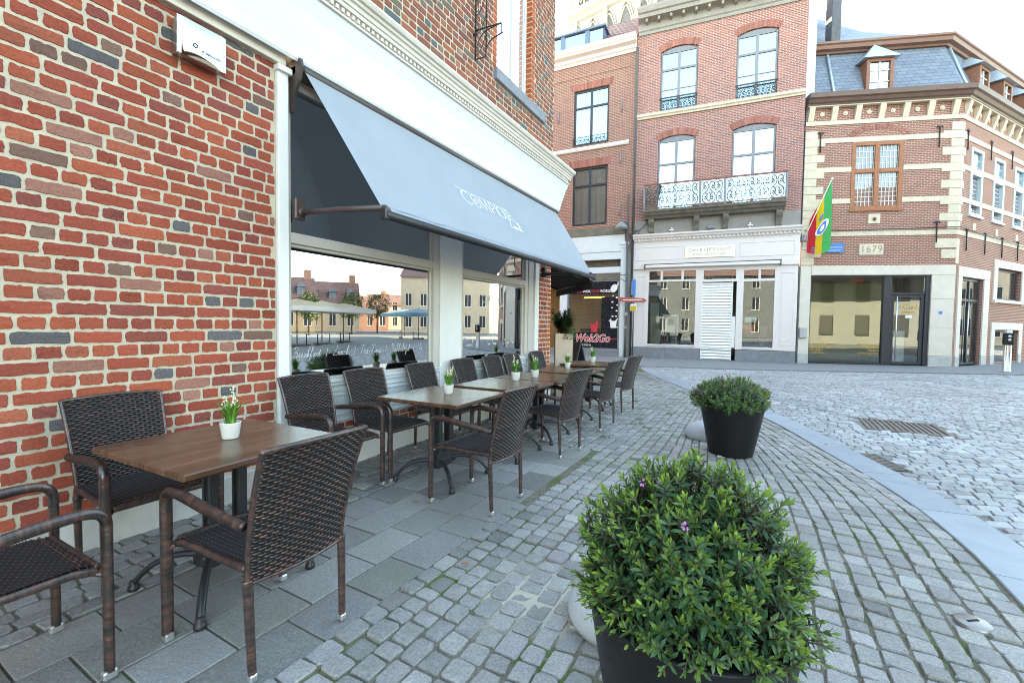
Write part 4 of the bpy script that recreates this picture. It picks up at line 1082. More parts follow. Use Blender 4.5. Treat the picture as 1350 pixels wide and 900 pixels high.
shrub('black pot with a big glossy shrub, cut by the lower photo edge',(3.317,1.462,.003),.312,.222,.53,.288,.305,.635,1000,.036,3,5)
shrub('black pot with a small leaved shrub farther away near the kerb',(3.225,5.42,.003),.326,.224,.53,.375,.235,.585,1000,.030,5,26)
# pale domes behind the pots
for (x,y,lab) in ((2.945,2.03,'pale grey stone dome half hidden behind the foreground shrub pot'),(2.90,6.02,'pale grey stone dome half hidden behind the farther shrub pot')):
    d=thing('dome_bollard',lab,'bollard',(x,y,0),group='stone domes beside the pots')
    mb=MB(); mb.lathe([(.20,-.01),(.222,.0),(.238,.035),(.236,.07),(.215,.115),(.17,.16),(.11,.19),(.05,.203),(0,.206)],48); mb.build('dome',m_dome,d)
    mb=MB(); mb.T=(np.array([[.80,0,.6],[0,1,0],[-.6,0,.8]])@np.eye(3),np.array([.105,-.12,.155])); mb.tube([(-.03,-.03,.0),(.03,.03,.0)],.011,8); mb.build('slot_cap',m_greyfr,d)
# tall planter at the corner
tpn=thing('tall_planter','tall beige square planter with a leafy shrub at the cafe corner','planter',(.08,8.12,0),R(28))
mb=MB(); mb.sweep([(0,0),(.02,1.0),(.02,1.22),(-.02,1.22),(-.02,1.15)],[(-.15,.15),(-.15,-.15),(.15,-.15),(.15,.15),(-.15,.15)],0,caps=False); mb.add([(-.14,-.14,1.18),(.14,-.14,1.18),(.14,.14,1.18),(-.14,.14,1.18)],[(0,1,2,3)]); mb.build('pot',PM('beige_fibre_cement',(.56,.45,.35),.7,.08,5,.15,60,dirt=.15),tpn)
mb=MB(); r=np.random.default_rng(31)
for k in range(80):
    a=r.uniform(0,2*PI); ln=r.uniform(.30,.58); top=np.array([math.cos(a)*ln*.5*r.uniform(.2,1),math.sin(a)*ln*.5*r.uniform(.2,1),1.16+ln*r.uniform(.55,1.)]); b0=np.array([math.cos(a)*.05,math.sin(a)*.05,1.16])
    C=smooth_curve([b0,(b0+top)/2+np.array([0,0,.06]),top],5); mb.tube(C,np.linspace(.005,.0015,len(C)),4,1)
    for i in range(2,len(C)):
        for q in range(4):
            d=np.array([r.normal(),r.normal(),r.uniform(.1,.9)]); d/=np.linalg.norm(d); g=r.uniform(.6,1.4); leafmesh(mb,C[i],d,np.array([.1,.1,1]),r.uniform(.06,.10),.014,.003,.2,(.04*g,.085*g,.035*g))
for k in range(130):   # trailing heather on the street side
    q=np.array([r.uniform(-.02,.22),r.uniform(-.24,.05),1.20+r.uniform(-.08,.12)]); sprig(mb,q,np.array([r.normal(.5,.4),r.normal(-.5,.4),r.uniform(-.2,.9)]),.06,.022,r,5,1.,1.2)
mb.build('foliage',[m_leaf,m_twig],tpn)
# folding chalk board
ab=thing('folding_board','black folding pavement board leaning open behind the last table','board',(-.15,9.3,0),R(-35))
for s,nm in ((1,'front_panel'),(-1,'rear_panel')):
    mb=MB(); mb.T=(np.array([[1,0,0],[0,1,s*.26],[0,-s*.26,1]]),np.array([0,-s*.27,0])); mb.box(-.27,.27,-.015,.015,.0,1.02,0,.004); mb.box(-.24,.24,-.018,.018,.10,.96); mb.build(nm,m_dkframe,ab)
# steel barrier post on the right
bl=thing('barrier_post','brushed steel post with a black control panel on the far pavement','bollard',(10.82,21.55,0),R(-15))
mb=MB(); mb.lathe([(.12,0),(.12,.03),(.105,.04),(.105,.92),(.09,1.42),(.0,1.44)],24); mb.build('post',PM('brushed_steel_post',(.50,.48,.46),.3,.08,20,metal=.8),bl)
mb=MB(); mb.box(-.13,.13,-.155,.09,.93,1.34,0,.02); c=mb.build('control_panel',m_black,bl)
mb=MB(); mb.lathe([(.0,-.012),(.045,-.01),(.05,0)],16,(0,0,0)); o=mb.build('lens',m_alu,c); o.matrix_local=Matrix.Translation((.03,-.157,1.22))@Matrix.Rotation(R(90),4,'X')
o2=o.copy(); COL.objects.link(o2); o2.parent=c; o2.matrix_local=Matrix.Translation((.03,-.157,1.10))@Matrix.Rotation(R(90),4,'X')
# drain gratings, ground marker
mh=thing('grating','rusty slotted grating set in the street cobbles','drain',(5.32,8.42,-.022),R(-1))
mb=MB(); W,H=.46,.45
mb.box(-W,W,-H,-H+.05,-.03,.0); mb.box(-W,W,H-.05,H,-.03,.0); mb.box(-W,-W+.05,-H+.05,H-.05,-.03,.0); mb.box(W-.05,W,-H+.05,H-.05,-.03,.0)
m_rust=PM('worn_cast_iron',(.15,.125,.11),.6,.2,9,.3,60,dirt=.4,dirtc=(.12,.07,.045)); mb.build('frame',m_rust,mh)
mb=MB(); x=-W+.07
while x<W-.07: mb.box(x,x+.035,-H+.05,H-.05,-.028,-.003); x+=.066
mb.build('bars',m_rust,mh)
MB().box(-W+.05,W-.05,-H+.05,H-.05,-.034,-.03).build('pit',m_core,mh)
gy=thing('gully','dark gully grating beside the pale kerb band','drain',(4.64,6.06,-.022),R(17))
mb=MB(); mb.box(-.10,-.08,-.29,.29,-.02,.002); mb.box(.08,.10,-.29,.29,-.02,.002); mb.build('frame',m_rust,gy)
mb=MB(); y=-.28
while y<.27: mb.box(-.08,.08,y,y+.028,-.018,-.001); y+=.058
mb.build('bars',m_rust,gy); MB().box(-.08,.08,-.29,.29,-.03,-.02).build('pit',m_core,gy)
dk=thing('ground_marker','round pale metal marker with a dark slot set in the cobbles','ground marker',(4.40,2.86,.004))
mb=MB(); mb.lathe([(.068,-.03),(.068,.006),(.062,.011),(0,.013)],32); mb.build('disc',PM('worn_brass',(.27,.26,.25),.4,.12,20,metal=.5),dk)
mb=MB(); mb.T=(np.array([[.8,-.6,0],[.6,.8,0],[0,0,1]]),np.zeros(3)); mb.box(-.03,.03,-.006,.006,.012,.0142); mb.build('slot',m_core,dk)
# a few dead leaves
m_dead=PM('dry_leaf',(.30,.13,.04),.8,.2,40)
dl=None
for x,y,lab in ((1.19,2.56,'small orange dead leaf on the slabs by the iron table foot'),(2.03,2.03,'small brown dead leaf on the setts in front of the near planter'),(4.42,4.63,'brown dead leaf on the setts beside the kerb band'),(4.17,6.40,'dead leaf on the setts near the gully')):
    mb=MB(); leafmesh(mb,np.array([0,0,.008]),np.array([.8,.6,.05]),np.array([0,0,1.]),.05,.012,.006,.1,(1,1,1)); o=mb.build('dead_leaf',m_dead); o.location=(x,y,.004); tag(o,lab,'leaf')
# ------------------------------------------------------------------ buildings across the street (local frame: x along the facade, -y towards the street)
def wall_mesh(mb,x0,x1,z0,z1,holes,rev=.16,mat=0,rmat=None,y=0.):
    xs=sorted(set([x0,x1]+[v for h in holes for v in h[:2]])); zs=sorted(set([z0,z1]+[v for h in holes for v in h[2:4]]))
    xs=[v for v in xs if x0<=v<=x1]; zs=[v for v in zs if z0<=v<=z1]
    for i in range(len(xs)-1):
        for j in range(len(zs)-1):
            cx=(xs[i]+xs[i+1])/2; cz=(zs[j]+zs[j+1])/2
            if any(h[0]<cx<h[1] and h[2]<cz<h[3] for h in holes): continue
            mb.add([(xs[i],y,zs[j]),(xs[i+1],y,zs[j]),(xs[i+1],y,zs[j+1]),(xs[i],y,zs[j+1])],[(0,1,2,3)],mat)
    rm=mat if rmat is None else rmat
    for a,b,c,d in [h[:4] for h in holes]:
        for q in (((a,c),(a,d)),((b,d),(b,c)),((a,d),(b,d)),((b,c),(a,c))):
            (p,r),(s,t)=q; mb.add([(p,y,r),(s,y,t),(s,y+rev,t),(p,y+rev,r)],[(0,1,2,3)],rm)
def frame_window(parent,x0,x1,z0,z1,y,fm,pm,fw=.07,mull=(),bars=(),th=.07,name='window',rise=0,bw=.05,thin=(),mtx=None,panes=True):
    mb=MB()
    mb.box(x0,x0+fw,y,y+th,z0,z1,0,.006); mb.box(x1-fw,x1,y,y+th,z0,z1,0,.006)
    mb.box(x0+fw,x1-fw,y,y+th,z0,z0+fw,0,.006); mb.box(x0+fw,x1-fw,y,y+th,z1-fw,z1,0,.006)
    for m in mull: mb.box(m-bw,m+bw,y-.01,y+th,z0+fw,z1-fw,0,.006)
    for b in bars: mb.box(x0+fw,x1-fw,y-.004,y+th-.003,b-bw*.8,b+bw*.8,0,.006)
    for b in thin: mb.box(x0+fw,x1-fw,y+.01,y+th-.01,b-.014,b+.014)
    if rise:
        n=12; xc=(x0+x1)/2; hw=(x1-x0)/2
        pts=[(x0,z1)]+[(x1,z1)]+[(xc+hw*math.cos(t),z1+rise*(1-math.cos(t)**2)) for t in np.linspace(0,PI,n)]
        mb.prism([(x0,z1+.001),(x1,z1+.001)]+[(xc+hw*math.cos(t),z1+.002+rise*math.sin(t)**1.0*1.) if False else (xc+hw*(1-2*k/n),z1+.002+rise*(1-(1-2*k/n)**2)) for k,t in enumerate(range(1,n))],'y',y,y+th)
    o=mb.build(name,fm,parent,mtx)
    if panes: MB().box(x0+fw*.8,x1-fw*.8,y+th*.45,y+th*.6,z0+fw*.8,z1-fw*.8).build('pane',pm,o)
    return o
def seg_arch(mbw,mba,x0,x1,zs,rise,zc,y=0.,rev=.16,ht=.27,n=14,over=.10):
    xc=(x0+x1)/2; hw=(x1-x0)/2; A=lambda x: zs+rise*(1-((x-xc)/hw)**2)
    for i in range(n):
        a=x0+(x1-x0)*i/n; b=x0+(x1-x0)*(i+1)/n
        mbw.add([(a,y,A(a)),(b,y,A(b)),(b,y,zc),(a,y,zc)],[(0,1,2,3)]); mbw.add([(a,y,A(a)),(a,y+rev,A(a)),(b,y+rev,A(b)),(b,y,A(b))],[(0,1,2,3)])
    rad=(hw*hw+rise*rise)/(2*rise); cz=zs+rise-rad; t0=math.asin((hw+over*.3)/rad); k=int((2*t0*rad)/.072)
    for i in range(k):
        ta=-t0+2*t0*(i+.1)/k; tb=-t0+2*t0*(i+.9)/k
        P=[(xc+r_*math.sin(t),cz+r_*math.cos(t)) for r_,t in ((rad+.004,ta),(rad+.004,tb),(rad+ht,tb),(rad+ht,ta))]
        c=float(np.clip(1+rng.normal(0,.16),.6,1.4)); mba.prism(P,'y',y-.006,y+.02,0,(c,c*.98,c*.98))
def flat_arch(mba,x0,x1,z,ht=.30,y=0.):
    k=int((x1-x0)/.072)
    for i in range(k):
        a=x0+(x1-x0)*(i+.08)/k; b=x0+(x1-x0)*(i+.92)/k; s=lambda x: (x-(x0+x1)/2)*.10
        c=float(np.clip(1+rng.normal(0,.16),.6,1.4)); mba.prism([(a,z),(b,z),(b+s(b),z+ht),(a+s(a),z+ht)],'y',y-.006,y+.02,0,(c,c*.98,c*.98))
def panel_frame(mb,x0,x1,z0,z1,y,w=.035,d=.016):
    mb.box(x0,x1,y-d,y,z0,z0+w,0,.004); mb.box(x0,x1,y-d,y,z1-w,z1,0,.004); mb.box(x0,x0+w,y-d,y,z0+w,z1-w,0,.004); mb.box(x1-w,x1,y-d,y,z0+w,z1-w,0,.004)
A2=(-1.644,19.942)
# ============ narrow house with the wok shop
H1=thing('narrow_house','narrow red brown brick house with white wok shop front below','building',(A2[0],A2[1],0),math.atan2(.069,.998))
holes=[(-2.85,-1.2,9.72,12.25),(-2.84,-1.2,6.03,8.72),(-6.1,-4.5,9.72,12.25),(-6.1,-4.5,6.03,8.72),(-9.4,-7.8,9.72,12.25),(-9.4,-7.8,6.03,8.72)]
mb=MB(); wall_mesh(mb,-14,0,4.7,13.45,holes); mb.add([(0,0,4.7),(0,3,4.7),(0,3,13.4),(0,0,13.4)],[(0,1,2,3)]); mb.add([(-14,8,-.05),(0,8,-.05),(0,8,18.4),(-14,8,18.4)],[(0,1,2,3)]); mb.add([(-14,0,-.05),(-14,8,-.05),(-14,8,18.4),(-14,1.6,15.9),(-14,0,14)],[(0,1,2,3,4)]); mb.box(-13.9,-.28,-.02,0,12.82,12.9); mb.build('wall',m_brickA,H1)  # unseen length to the left and closed back are added to block the sun
mb=MB()
for a,b,c,d in holes: flat_arch(mb,a-.12,b+.12,d,.33); mb.cut()
mb.build_each('window_arch',m_soldier,H1)
for k,(a,b,c,d) in enumerate(holes):
    low=c<8; z=c+.02+(d-c)*.68
    frame_window(H1,a+.01,b-.01,c+.02,d-.01,.07,m_dkframe,m_warmglass if low else m_skyglass,.085,[(a+b)/2],[z],bw=.055)
    if low:
        mb=MB(); V=[];F=[];n=60
        for i in range(n+1):
            t=i/n; V+= [(a+.05+(b-a-.1)*t,.19+.014*math.sin(t*42)*(1 if k%2 else .8),c+.05),(a+.05+(b-a-.1)*t,.19+.014*math.sin(t*42+.4),d-.05)]
        mb.add(V,[(2*i,2*i+2,2*i+3,2*i+1) for i in range(n)],0,None,True); mb.build('curtain',PM('net_curtain',(.66,.66,.64),.9,.05,6,trans=.4),H1)
        MB().add([(a,.6,c),(b,.6,c),(b,.6,d),(a,.6,d)],[(0,1,2,3)]).build('room_shade',m_dark,H1)
    if not low:
        mb=MB(); mb.tube([(a,-.06,c+.36),(b,-.06,c+.36)],.014,6); mb.tube([(a,-.06,c+.05),(b,-.06,c+.05)],.011,6)
        nn=9
        for i in range(nn):
            x=a+(b-a)*(i+.5)/nn; mb.tube([(x+.07*math.cos(t),-.06,c+.205+.13*math.sin(t)) for t in np.linspace(0,2*PI,13)],.008,4,cap=False); mb.tube([(x-.08,-.06,c+.06),(x-.08,-.06,c+.35)],.008,4)
        mb.build('window_railing',m_dkmetal,H1)
mb=MB(); mb.sweep([(0,9.46),(.06,9.46),(.10,9.52),(.10,9.62),(0,9.64)],[(-14,0),(-.28,0)],closed=True); mb.build('string_course',m_white,H1)
mb=MB(); mb.sweep([(-.2,13.4),(.06,13.4),(.07,13.5),(.14,13.55),(.16,13.66),(.34,13.74),(.36,13.8),(.42,13.86),(.44,14.02),(-.2,14.06)],[(-14,0),(-.02,0)],closed=True); mb.build('cornice',m_pinkwh,H1)
mb=MB(); mb.add([(-14,-.1,14.03),(.0,-.1,14.03),(.0,1.6,15.9),(-14,1.6,15.9)],[(0,1,2,3)]); mb.add([(-14,1.6,15.9),(0,1.6,15.9),(0,8,18.4),(-14,8,18.4)],[(0,1,2,3)]); mb.add([(0,-.1,14),(0,8,14),(0,8,18.4),(0,1.6,15.9)],[(0,1,2,3)]); mb.build('roof',m_tile,H1)  # rear slope, out of view, is raised to keep sun off the street
m_bluefr=PM('blue_grey_dormer_paint',(.11,.16,.24),.5,.06,5)
mb=MB(); mb.box(-13,-1.5,.0,1.3,14.03,14.12); mb.box(-13.1,-1.42,-.05,1.5,14.90,14.99,0,.01); mb.add([(-1.52,.02,14.05),(-1.52,1.3,14.05),(-1.52,1.3,14.9),(-1.52,.02,14.9)],[(0,1,2,3)])
x=-13.
while x<-1.6: mb.box(x,x+.2,.0,.1,14.12,14.9); x+=1.18
mb.build('dormer',m_bluefr,H1)
MB().box(-13,-1.55,.05,.07,14.12,14.9).build('dormer_pane',m_skyglass,H1)
mb=MB(); mb.box(-14,-.33,-.13,.05,5.5,5.66,0,.01); mb.box(-14,-.33,-.06,.05,5.66,5.87,0,.01); mb.build('ledge',m_ledge,H1)
mb=MB(); mb.box(-14,-.34,-.10,.1,4.74,5.495,0,.006); mb.box(-14,-.5,-.085,.1,4.40,4.725,0,.006); mb.box(-14,-.52,-.02,.1,3.80,4.07,0,.006); mb.box(-.50,-.24,-.09,.1,.0,4.98,0,.006); mb.box(-.56,-.16,-.15,.1,5.0,5.16,0,.02); mb.box(-.53,-.2,-.12,.1,4.86,5.0,0,.02)
mb.box(-3.35,-3.0,-.09,.1,0,4.4,0,.006); mb.build('shop_fascia',m_bluewh,H1)
mb=MB(); mb.add([(-14,.28,4.05),(-.5,.28,4.05),(-.5,.28,4.9),(-14,.28,4.9)],[(0,1,2,3)]); mb.box(-14,-.52,-.01,.28,3.50,3.80); mb.build('shop_soffit',m_ledge,H1)
# shop window with printed band
m_wokblk=PM('black_printed_film',(.012,.014,.02),.25,.05,4); m_shopgl=m_glass
mb=MB(); mb.box(-3.0,-2.93,.02,.1,.3,3.5); mb.box(-.60,-.52,.02,.1,.3,3.5); mb.box(-3.0,-.52,.02,.1,3.42,3.5); mb.box(-3.0,-.52,.02,.1,.28,.36); sw=mb.build('shop_window',m_greyfr,H1)
MB().box(-2.95,-.58,.045,.06,.34,3.44).build('pane',m_glass,sw)
mb=MB(); mb.box(-2.94,-.59,.036,.042,.37,1.06); mb.box(-1.36,-.59,.036,.042,1.06,2.70); mb.box(-2.94,-.59,.036,.042,2.86,3.43); mb.build('printed_film',m_wokblk,sw)
MB().box(-.245,.045,.0,.3,-.05,5.5).build('joint_pier',m_taupe,H1)
mb=MB(); mb.box(-14,-.5,-.12,.1,-.05,.30,0,.01); mb.box(-14,-.5,-.10,-.05,.14,.20); mb.build('step',m_bluestone,H1)
mb=MB(); mb.add([(-14,2.6,0),(-.3,2.6,0),(-.3,2.6,4),(-14,2.6,4)],[(0,1,2,3)],0); mb.add([(-14,.1,3.6),(-.3,.1,3.6),(-.3,2.6,3.6),(-14,2.6,3.6)],[(0,1,2,3)],1); mb.add([(-.3,.1,0),(-.3,2.6,0),(-.3,2.6,4),(-.3,.1,4)],[(0,1,2,3)],1); mb.add([(-14,.1,.05),(-.3,.1,.05),(-.3,2.6,.05),(-14,2.6,.05)],[(0,1,2,3)],1); mb.box(-2.9,-1.5,1.9,2.3,0,1.25,1); mb.build('interior',[PM('ochre_wall',(.26,.19,.10),.8,.1,2),m_dark],H1)
m_lit=bpy.data.materials.new('warm_tube_light'); m_lit.use_nodes=True; _n=m_lit.node_tree; _n.nodes.clear(); _e=_n.nodes.new('ShaderNodeEmission'); _e.inputs[0].default_value=(1,.55,.15,1); _e.inputs[1].default_value=.5; _o=_n.nodes.new('ShaderNodeOutputMaterial'); _n.links.new(_e.outputs[0],_o.inputs[0])
MB().box(-2.5,-1.5,1.1,1.16,2.74,2.79).build('tube_light',m_lit,H1)
# printed lettering of the shop
text_obj('lettering','Wok2Go',.50,m_letter,H1,front(-1.78,.0315,.80),shear=.28,offset=.022,sx=.86)
text_obj('lettering','Wok2Go',.50,m_red,H1,front(-1.78,.0285,.80),shear=.28,offset=.006,sx=.86)
text_obj('lettering','TONGEREN',.125,m_letter,H1,front(-2.22,.031,.48),space=1.35)
for tx,cc,x in (('OUR',m_red,-2.42),('WOK,',m_letter,-2.06),('YOUR',m_red,-1.66),('WORLD',m_letter,-1.17)): text_obj('lettering',tx,.17,cc,H1,front(x,.031,2.98),sx=.85,offset=.003)
def flatpoly(P,mat,y=.031,nm='emblem'):
    return MB().prism(P,'y',y,y+.003).build(nm,mat,H1)
flatpoly([(-.80+.19*math.cos(t)*.8-.05*math.sin(t),3.10+.16*math.sin(t)+.10*math.cos(t)) for t in np.linspace(0,2*PI,22)[:-1]],m_letter)
flatpoly([(-.66,3.22),(-.62,3.2),(-.57,3.40),(-.60,3.43),(-.63,3.41)],m_letter)
for x,z,s in ((-.83,2.76,.035),(-.66,2.68,.055),(-.86,2.48,.05),(-.63,2.34,.05),(-.87,2.22,.045),(-.66,2.08,.05),(-.84,1.83,.05),(-.68,1.83,.045),(-.60,1.34,.06)):
    a=rng.uniform(0,6); flatpoly([(x+s*1.2*math.cos(a+t)*(1 if i%2 else .8),z+s*.7*math.sin(a+t)) for i,t in enumerate(np.linspace(0,2*PI,9)[:-1])],m_letter)
flatpoly([(-.96,1.62),(-.64,1.62),(-.68,1.30),(-.92,1.30)],m_letter); flatpoly([(-1.0,1.66),(-.9,1.66),(-.93,1.58),(-1.0,1.60)],m_letter); flatpoly([(-.74,1.60),(-.60,1.76),(-.57,1.73),(-.68,1.58)],m_letter); flatpoly([(-.90,1.60),(-.95,1.72),(-.92,1.73),(-.86,1.60)],m_letter)
flatpoly([(-1.86,1.42),(-1.50,1.42),(-1.56,1.10),(-1.80,1.10)],m_red); flatpoly([(-1.92,1.48),(-1.80,1.44),(-1.78,1.52)],m_red); flatpoly([(-1.66,1.42),(-1.58,1.62),(-1.50,1.66),(-1.52,1.46)],m_red); flatpoly([(-1.78,1.42),(-1.74,1.54),(-1.70,1.42)],m_red)
flatpoly([(-1.02,.785),(-.63,.785),(-.63,.81),(-1.02,.81)],m_red)
for (x,z) in ((-.62,11.2),(-3.6,11.2),(-.63,8.9),(-.62,6.6)):
    mb=MB(); mb.tube([(x,-.03,z-.28),(x,-.03,z+.28)],.022,6); mb.build('wall_anchor',m_greyfr,H1)
dp=MB(); dp.tube([(.02,-.14,13.5),(.02,-.10,13.2),(.02,-.10,.0)],.05,8)
for z in (2.5,5.3,8.5,11.5): dp.lathe([(.05,-.04),(.062,-.03),(.062,.03),(.05,.04)],10,(.02,-.10,z))
dp.build('downpipe',m_pipe,H1)
MB().tube([(-.20,-.16,7.2),(-.20,-.16,.0)],.035,8).build('downpipe',m_pipe,H1)

# ============ tall house with the chocolate cafe
H2=thing('tall_house','tall pinkish brick house with an ornate balcony above a pale cafe front','building',(A2[0],A2[1],0),math.atan2(.123,.992))
W=6.36
wins=[(.97,2.46,6.32,9.44),(3.86,5.42,6.32,9.46),(1.0,2.47,10.64,13.17),(3.93,5.39,10.64,13.19)]
mbw=MB(); mba=MB(); holes=[(a,b,c,d+.17) for a,b,c,d in wins]
wall_mesh(mbw,.0,W,5.38,14.1,holes)
for a,b,c,d in wins: seg_arch(mbw,mba,a,b,d-.03,.16,d+.17,ht=.27); mba.cut()
mbw.add([(0,7,-.05),(W,7,-.05),(W,7,15.5),(0,7,15.5)],[(0,1,2,3)]); mbw.build('wall',m_brickB,H2); mba.build_each('window_arch',m_soldier,H2)
MB().add([(W,0,0),(W,6,0),(W,6,15),(W,0,14.6)],[(0,1,2,3)]).build('zinc_gable',m_zinc,H2)
MB().add([(.06,0,5),(.06,6,5),(.06,6,14.9),(.06,0,14.9)],[(0,1,2,3)]).build('gable',m_brickB,H2)
for a,b,c,d in wins:
    zt=c+(d-c)*.66 if c<8 else c+(d-c)*.685; m=(a+b)/2
    frame_window(H2,a+.01,b-.01,c+.01,d-.05,.06,m_greyfr,m_skyglass,.07,[m],[zt],rise=.155,bw=.055,thin=[c+(zt-c)*.52 if c>8 else c+(zt-c)*.5])
    MB().add([(a-.1,.5,c-.1),(b+.1,.5,c-.1),(b+.1,.5,d+.2),(a-.1,.5,d+.2)],[(0,1,2,3)]).build('room_shade',m_dark,H2)
# ornamental ironwork helper: scrolls in a panel
def scrolls(mb,x0,x1,z0,z1,y,r=.008,cell=.22):
    nx=max(2,int((x1-x0)/cell)); w_=(x1-x0)/nx; h=z1-z0
    nz=max(1,int(round(h/(cell*1.5)))); hz=h/nz
    for i in range(nx):
        for k in range(nz):
            cx=x0+w_*(i+.5); cz=z0+hz*(k+.5); s=1 if (i+k)%2 else -1
            P=[(cx+s*w_*.42*math.cos(t)*(1-t/9),y,cz+hz*.46*math.sin(t)*(1-t/9)) for t in np.linspace(-1.6,5.6,18)]
            mb.tube(P,r,4); mb.tube([(cx-s*w_*.45,y,cz-hz*.42),(cx-s*w_*.1,y,cz),(cx-s*w_*.45,y,cz+hz*.42)],r*.8,4)
            mb.lathe([(0,-.03),(.025,-.01),(.025,.01),(0,.03)],6,(cx,y,cz),sy=.5)
for a,b,c,d in wins[2:]:
    mb=MB(); mb.box(a-.02,b+.02,-.05,-.02,c+.50,c+.55); mb.tube([(a,-.035,c+.06),(b,-.035,c+.06)],.012,5); scrolls(mb,a+.03,b-.03,c+.07,c+.49,-.035,.010,.16)
    mb.build('window_railing',m_dkmetal,H2)
mb=MB(); mb.sweep([(0,10.40),(.06,10.40),(.07,10.46),(.12,10.50),(.13,10.60),(0,10.63)],[(.0,0),(W-.02,0)],closed=True); mb.build('string_course',m_cream,H2)
mb=MB(); mb.sweep([(-.2,14.0),(.05,14.0),(.06,14.12),(.10,14.16),(.10,14.42),(.16,14.46),(.40,14.52),(.42,14.66),(.48,14.70),(.52,14.86),(.52,14.94),(-.2,14.97)],[(.05,0),(W,0)],closed=True)
x=.35
while x<W-.1: mb.box(x,x+.10,-.36,-.10,14.36,14.50,0,.02); x+=.49
mb.build('cornice',m_taupe,H2)
mb=MB(); mb.add([(0,-.4,14.96),(W,-.4,14.96),(W,3,16.2),(0,3,16.2)],[(0,1,2,3)]); mb.add([(W,-.4,14.96),(W,3,14.9),(W,3,16.2)],[(0,1,2)]); mb.add([(0,-.4,14.96),(0,3,14.9),(0,3,16.2)],[(0,1,2)]); mb.build('roof',m_slate,H2)
# balcony
mb=MB(); mb.sweep([(0,6.02),(.30,6.02),(.36,6.10),(.46,6.14),(.52,6.22),(.60,6.26),(.62,6.34),(0,6.34)],[(.50,0),(5.76,0)],closed=True); mb.build('balcony_slab',m_ledge,H2)
bal=MB(); xs=[.50,2.70,3.62,5.76]
bal.box(.46,5.80,-.60,-.53,7.36,7.42,0,.006); bal.box(.48,5.78,-.585,-.545,6.40,6.43)
for s in (.48,5.74): bal.box(s,s+.04,-.6,0,7.36,7.42,0,.006); bal.box(s,s+.03,-.58,0,6.40,6.43)
bo=bal.build('balcony_handrail',PM('red_brown_rail',(.24,.085,.06),.5,.1,6),H2)
mb=MB()
for x in xs: mb.box(x-.03,x+.03,-.60,-.54,6.34,7.36,0,.005); mb.cut()
mb.box(.47,.53,-.05,0,6.34,7.4); mb.cut(); mb.box(5.73,5.79,-.05,0,6.34,7.4); mb.build_each('balcony_post',m_greyfr,H2)
mb=MB()
for a,b in zip(xs[:-1],xs[1:]): scrolls(mb,a+.07,b-.07,6.46,7.34,-.575,.010,.24)
for x in (.5,5.76): 
    for k in range(3): mb.tube([(x,-.12-.18*k,6.4),(x,-.12-.18*k,7.36)],.009,4)
mb.build('balcony_ironwork',m_dkmetal,H2)
mb=MB()
for a,b in zip(xs[:-1],xs[1:]): mb.box(a+.04,b-.04,-.555,-.548,6.44,7.35); mb.cut()
mb.build_each('balcony_pane',GLASS('balcony_glass',tint=(.9,.94,.95),base=.05,k=.8),H2)
mb=MB(); mb.box(.06,W-.02,-.03,.05,5.40,6.02,0,.004); mb.build('stone_band',m_taupe,H2)
for x in (.78,2.59,3.69,5.59):
    mb=MB(); mb.prism([(0,5.46),(-.10,5.46),(-.13,5.54),(-.12,5.62),(-.16,5.70),(-.26,5.80),(-.30,5.90),(-.30,6.01),(0,6.01)],'x',x-.12,x+.12) if False else mb.prism([(-.03,5.46),(-.13,5.46),(-.16,5.54),(-.15,5.62),(-.19,5.70),(-.29,5.80),(-.33,5.90),(-.33,6.018),(-.03,6.018)],'x',x-.11,x+.11)
    mb.lathe([(0,-.115),(.055,-.115),(.055,.115),(0,.115)],12,(0,0,0)) if False else None
    mb.build('corbel',m_ledge,H2)
# cafe front
mb=MB(); mb.sweep([(0,5.02),(.05,5.02),(.06,5.08),(.10,5.10),(.10,5.16),(.20,5.22),(.22,5.28),(.27,5.32),(.28,5.39),(-.05,5.40)],[(.02,0),(W+.02,0)],closed=True)
x=.08
while x<W: mb.box(x,x+.075,-.155,-.10,5.115,5.19,0,.008); x+=.15
mb.build('shop_cornice',m_pinkwh,H2)
mb=MB(); mb.box(.02,W,-.04,.1,4.10,5.03,0,.004); mb.box(.02,.55,-.08,.1,3.90,4.10,0,.004); mb.box(5.74,W,-.08,.1,3.90,4.10,0,.004)
panel_frame(mb,.12,1.98,4.28,4.86,-.04); panel_frame(mb,4.28,6.22,4.28,4.86,-.04); mb.build('shop_fascia',m_pinkwh,H2)
holes=[(.72,2.64,.62,3.34),(.74,1.21,3.42,3.80),(1.30,2.06,3.42,3.80),(2.16,2.63,3.42,3.80),(2.88,4.20,-.1,3.29),(2.94,4.16,3.40,3.78),(4.45,5.55,.60,3.28),(4.45,4.97,3.38,3.74),(5.06,5.55,3.38,3.74)]
mb=MB(); wall_mesh(mb,.03,W-.02,.49,4.1,[(h[0],h[1],max(h[2],.49),h[3]) for h in holes],.10)
panel_frame(mb,.12,.58,.72,3.6,0); panel_frame(mb,5.78,6.24,.72,3.62,0); mb.box(.70,2.66,-.04,.02,.55,.62,0,.008); mb.box(4.43,5.57,-.04,.02,.53,.60,0,.008); mb.build('shop_front',m_pinkwh,H2)
mb=MB(); mb.box(.0,1.45,-.05,.12,-.05,.49,0,.006); mb.cut(); mb.box(1.456,2.87,-.05,.12,-.05,.49,0,.006); mb.cut(); mb.box(4.21,W-.02,-.05,.12,-.05,.47,0,.006); mb.build_each('base_course',m_bluestone,H2)
for a,b,c,d in holes:
    if c<0: continue
    MB().box(a+.0,b-.0,.06,.07,c,d).build('pane',m_glass,H2)
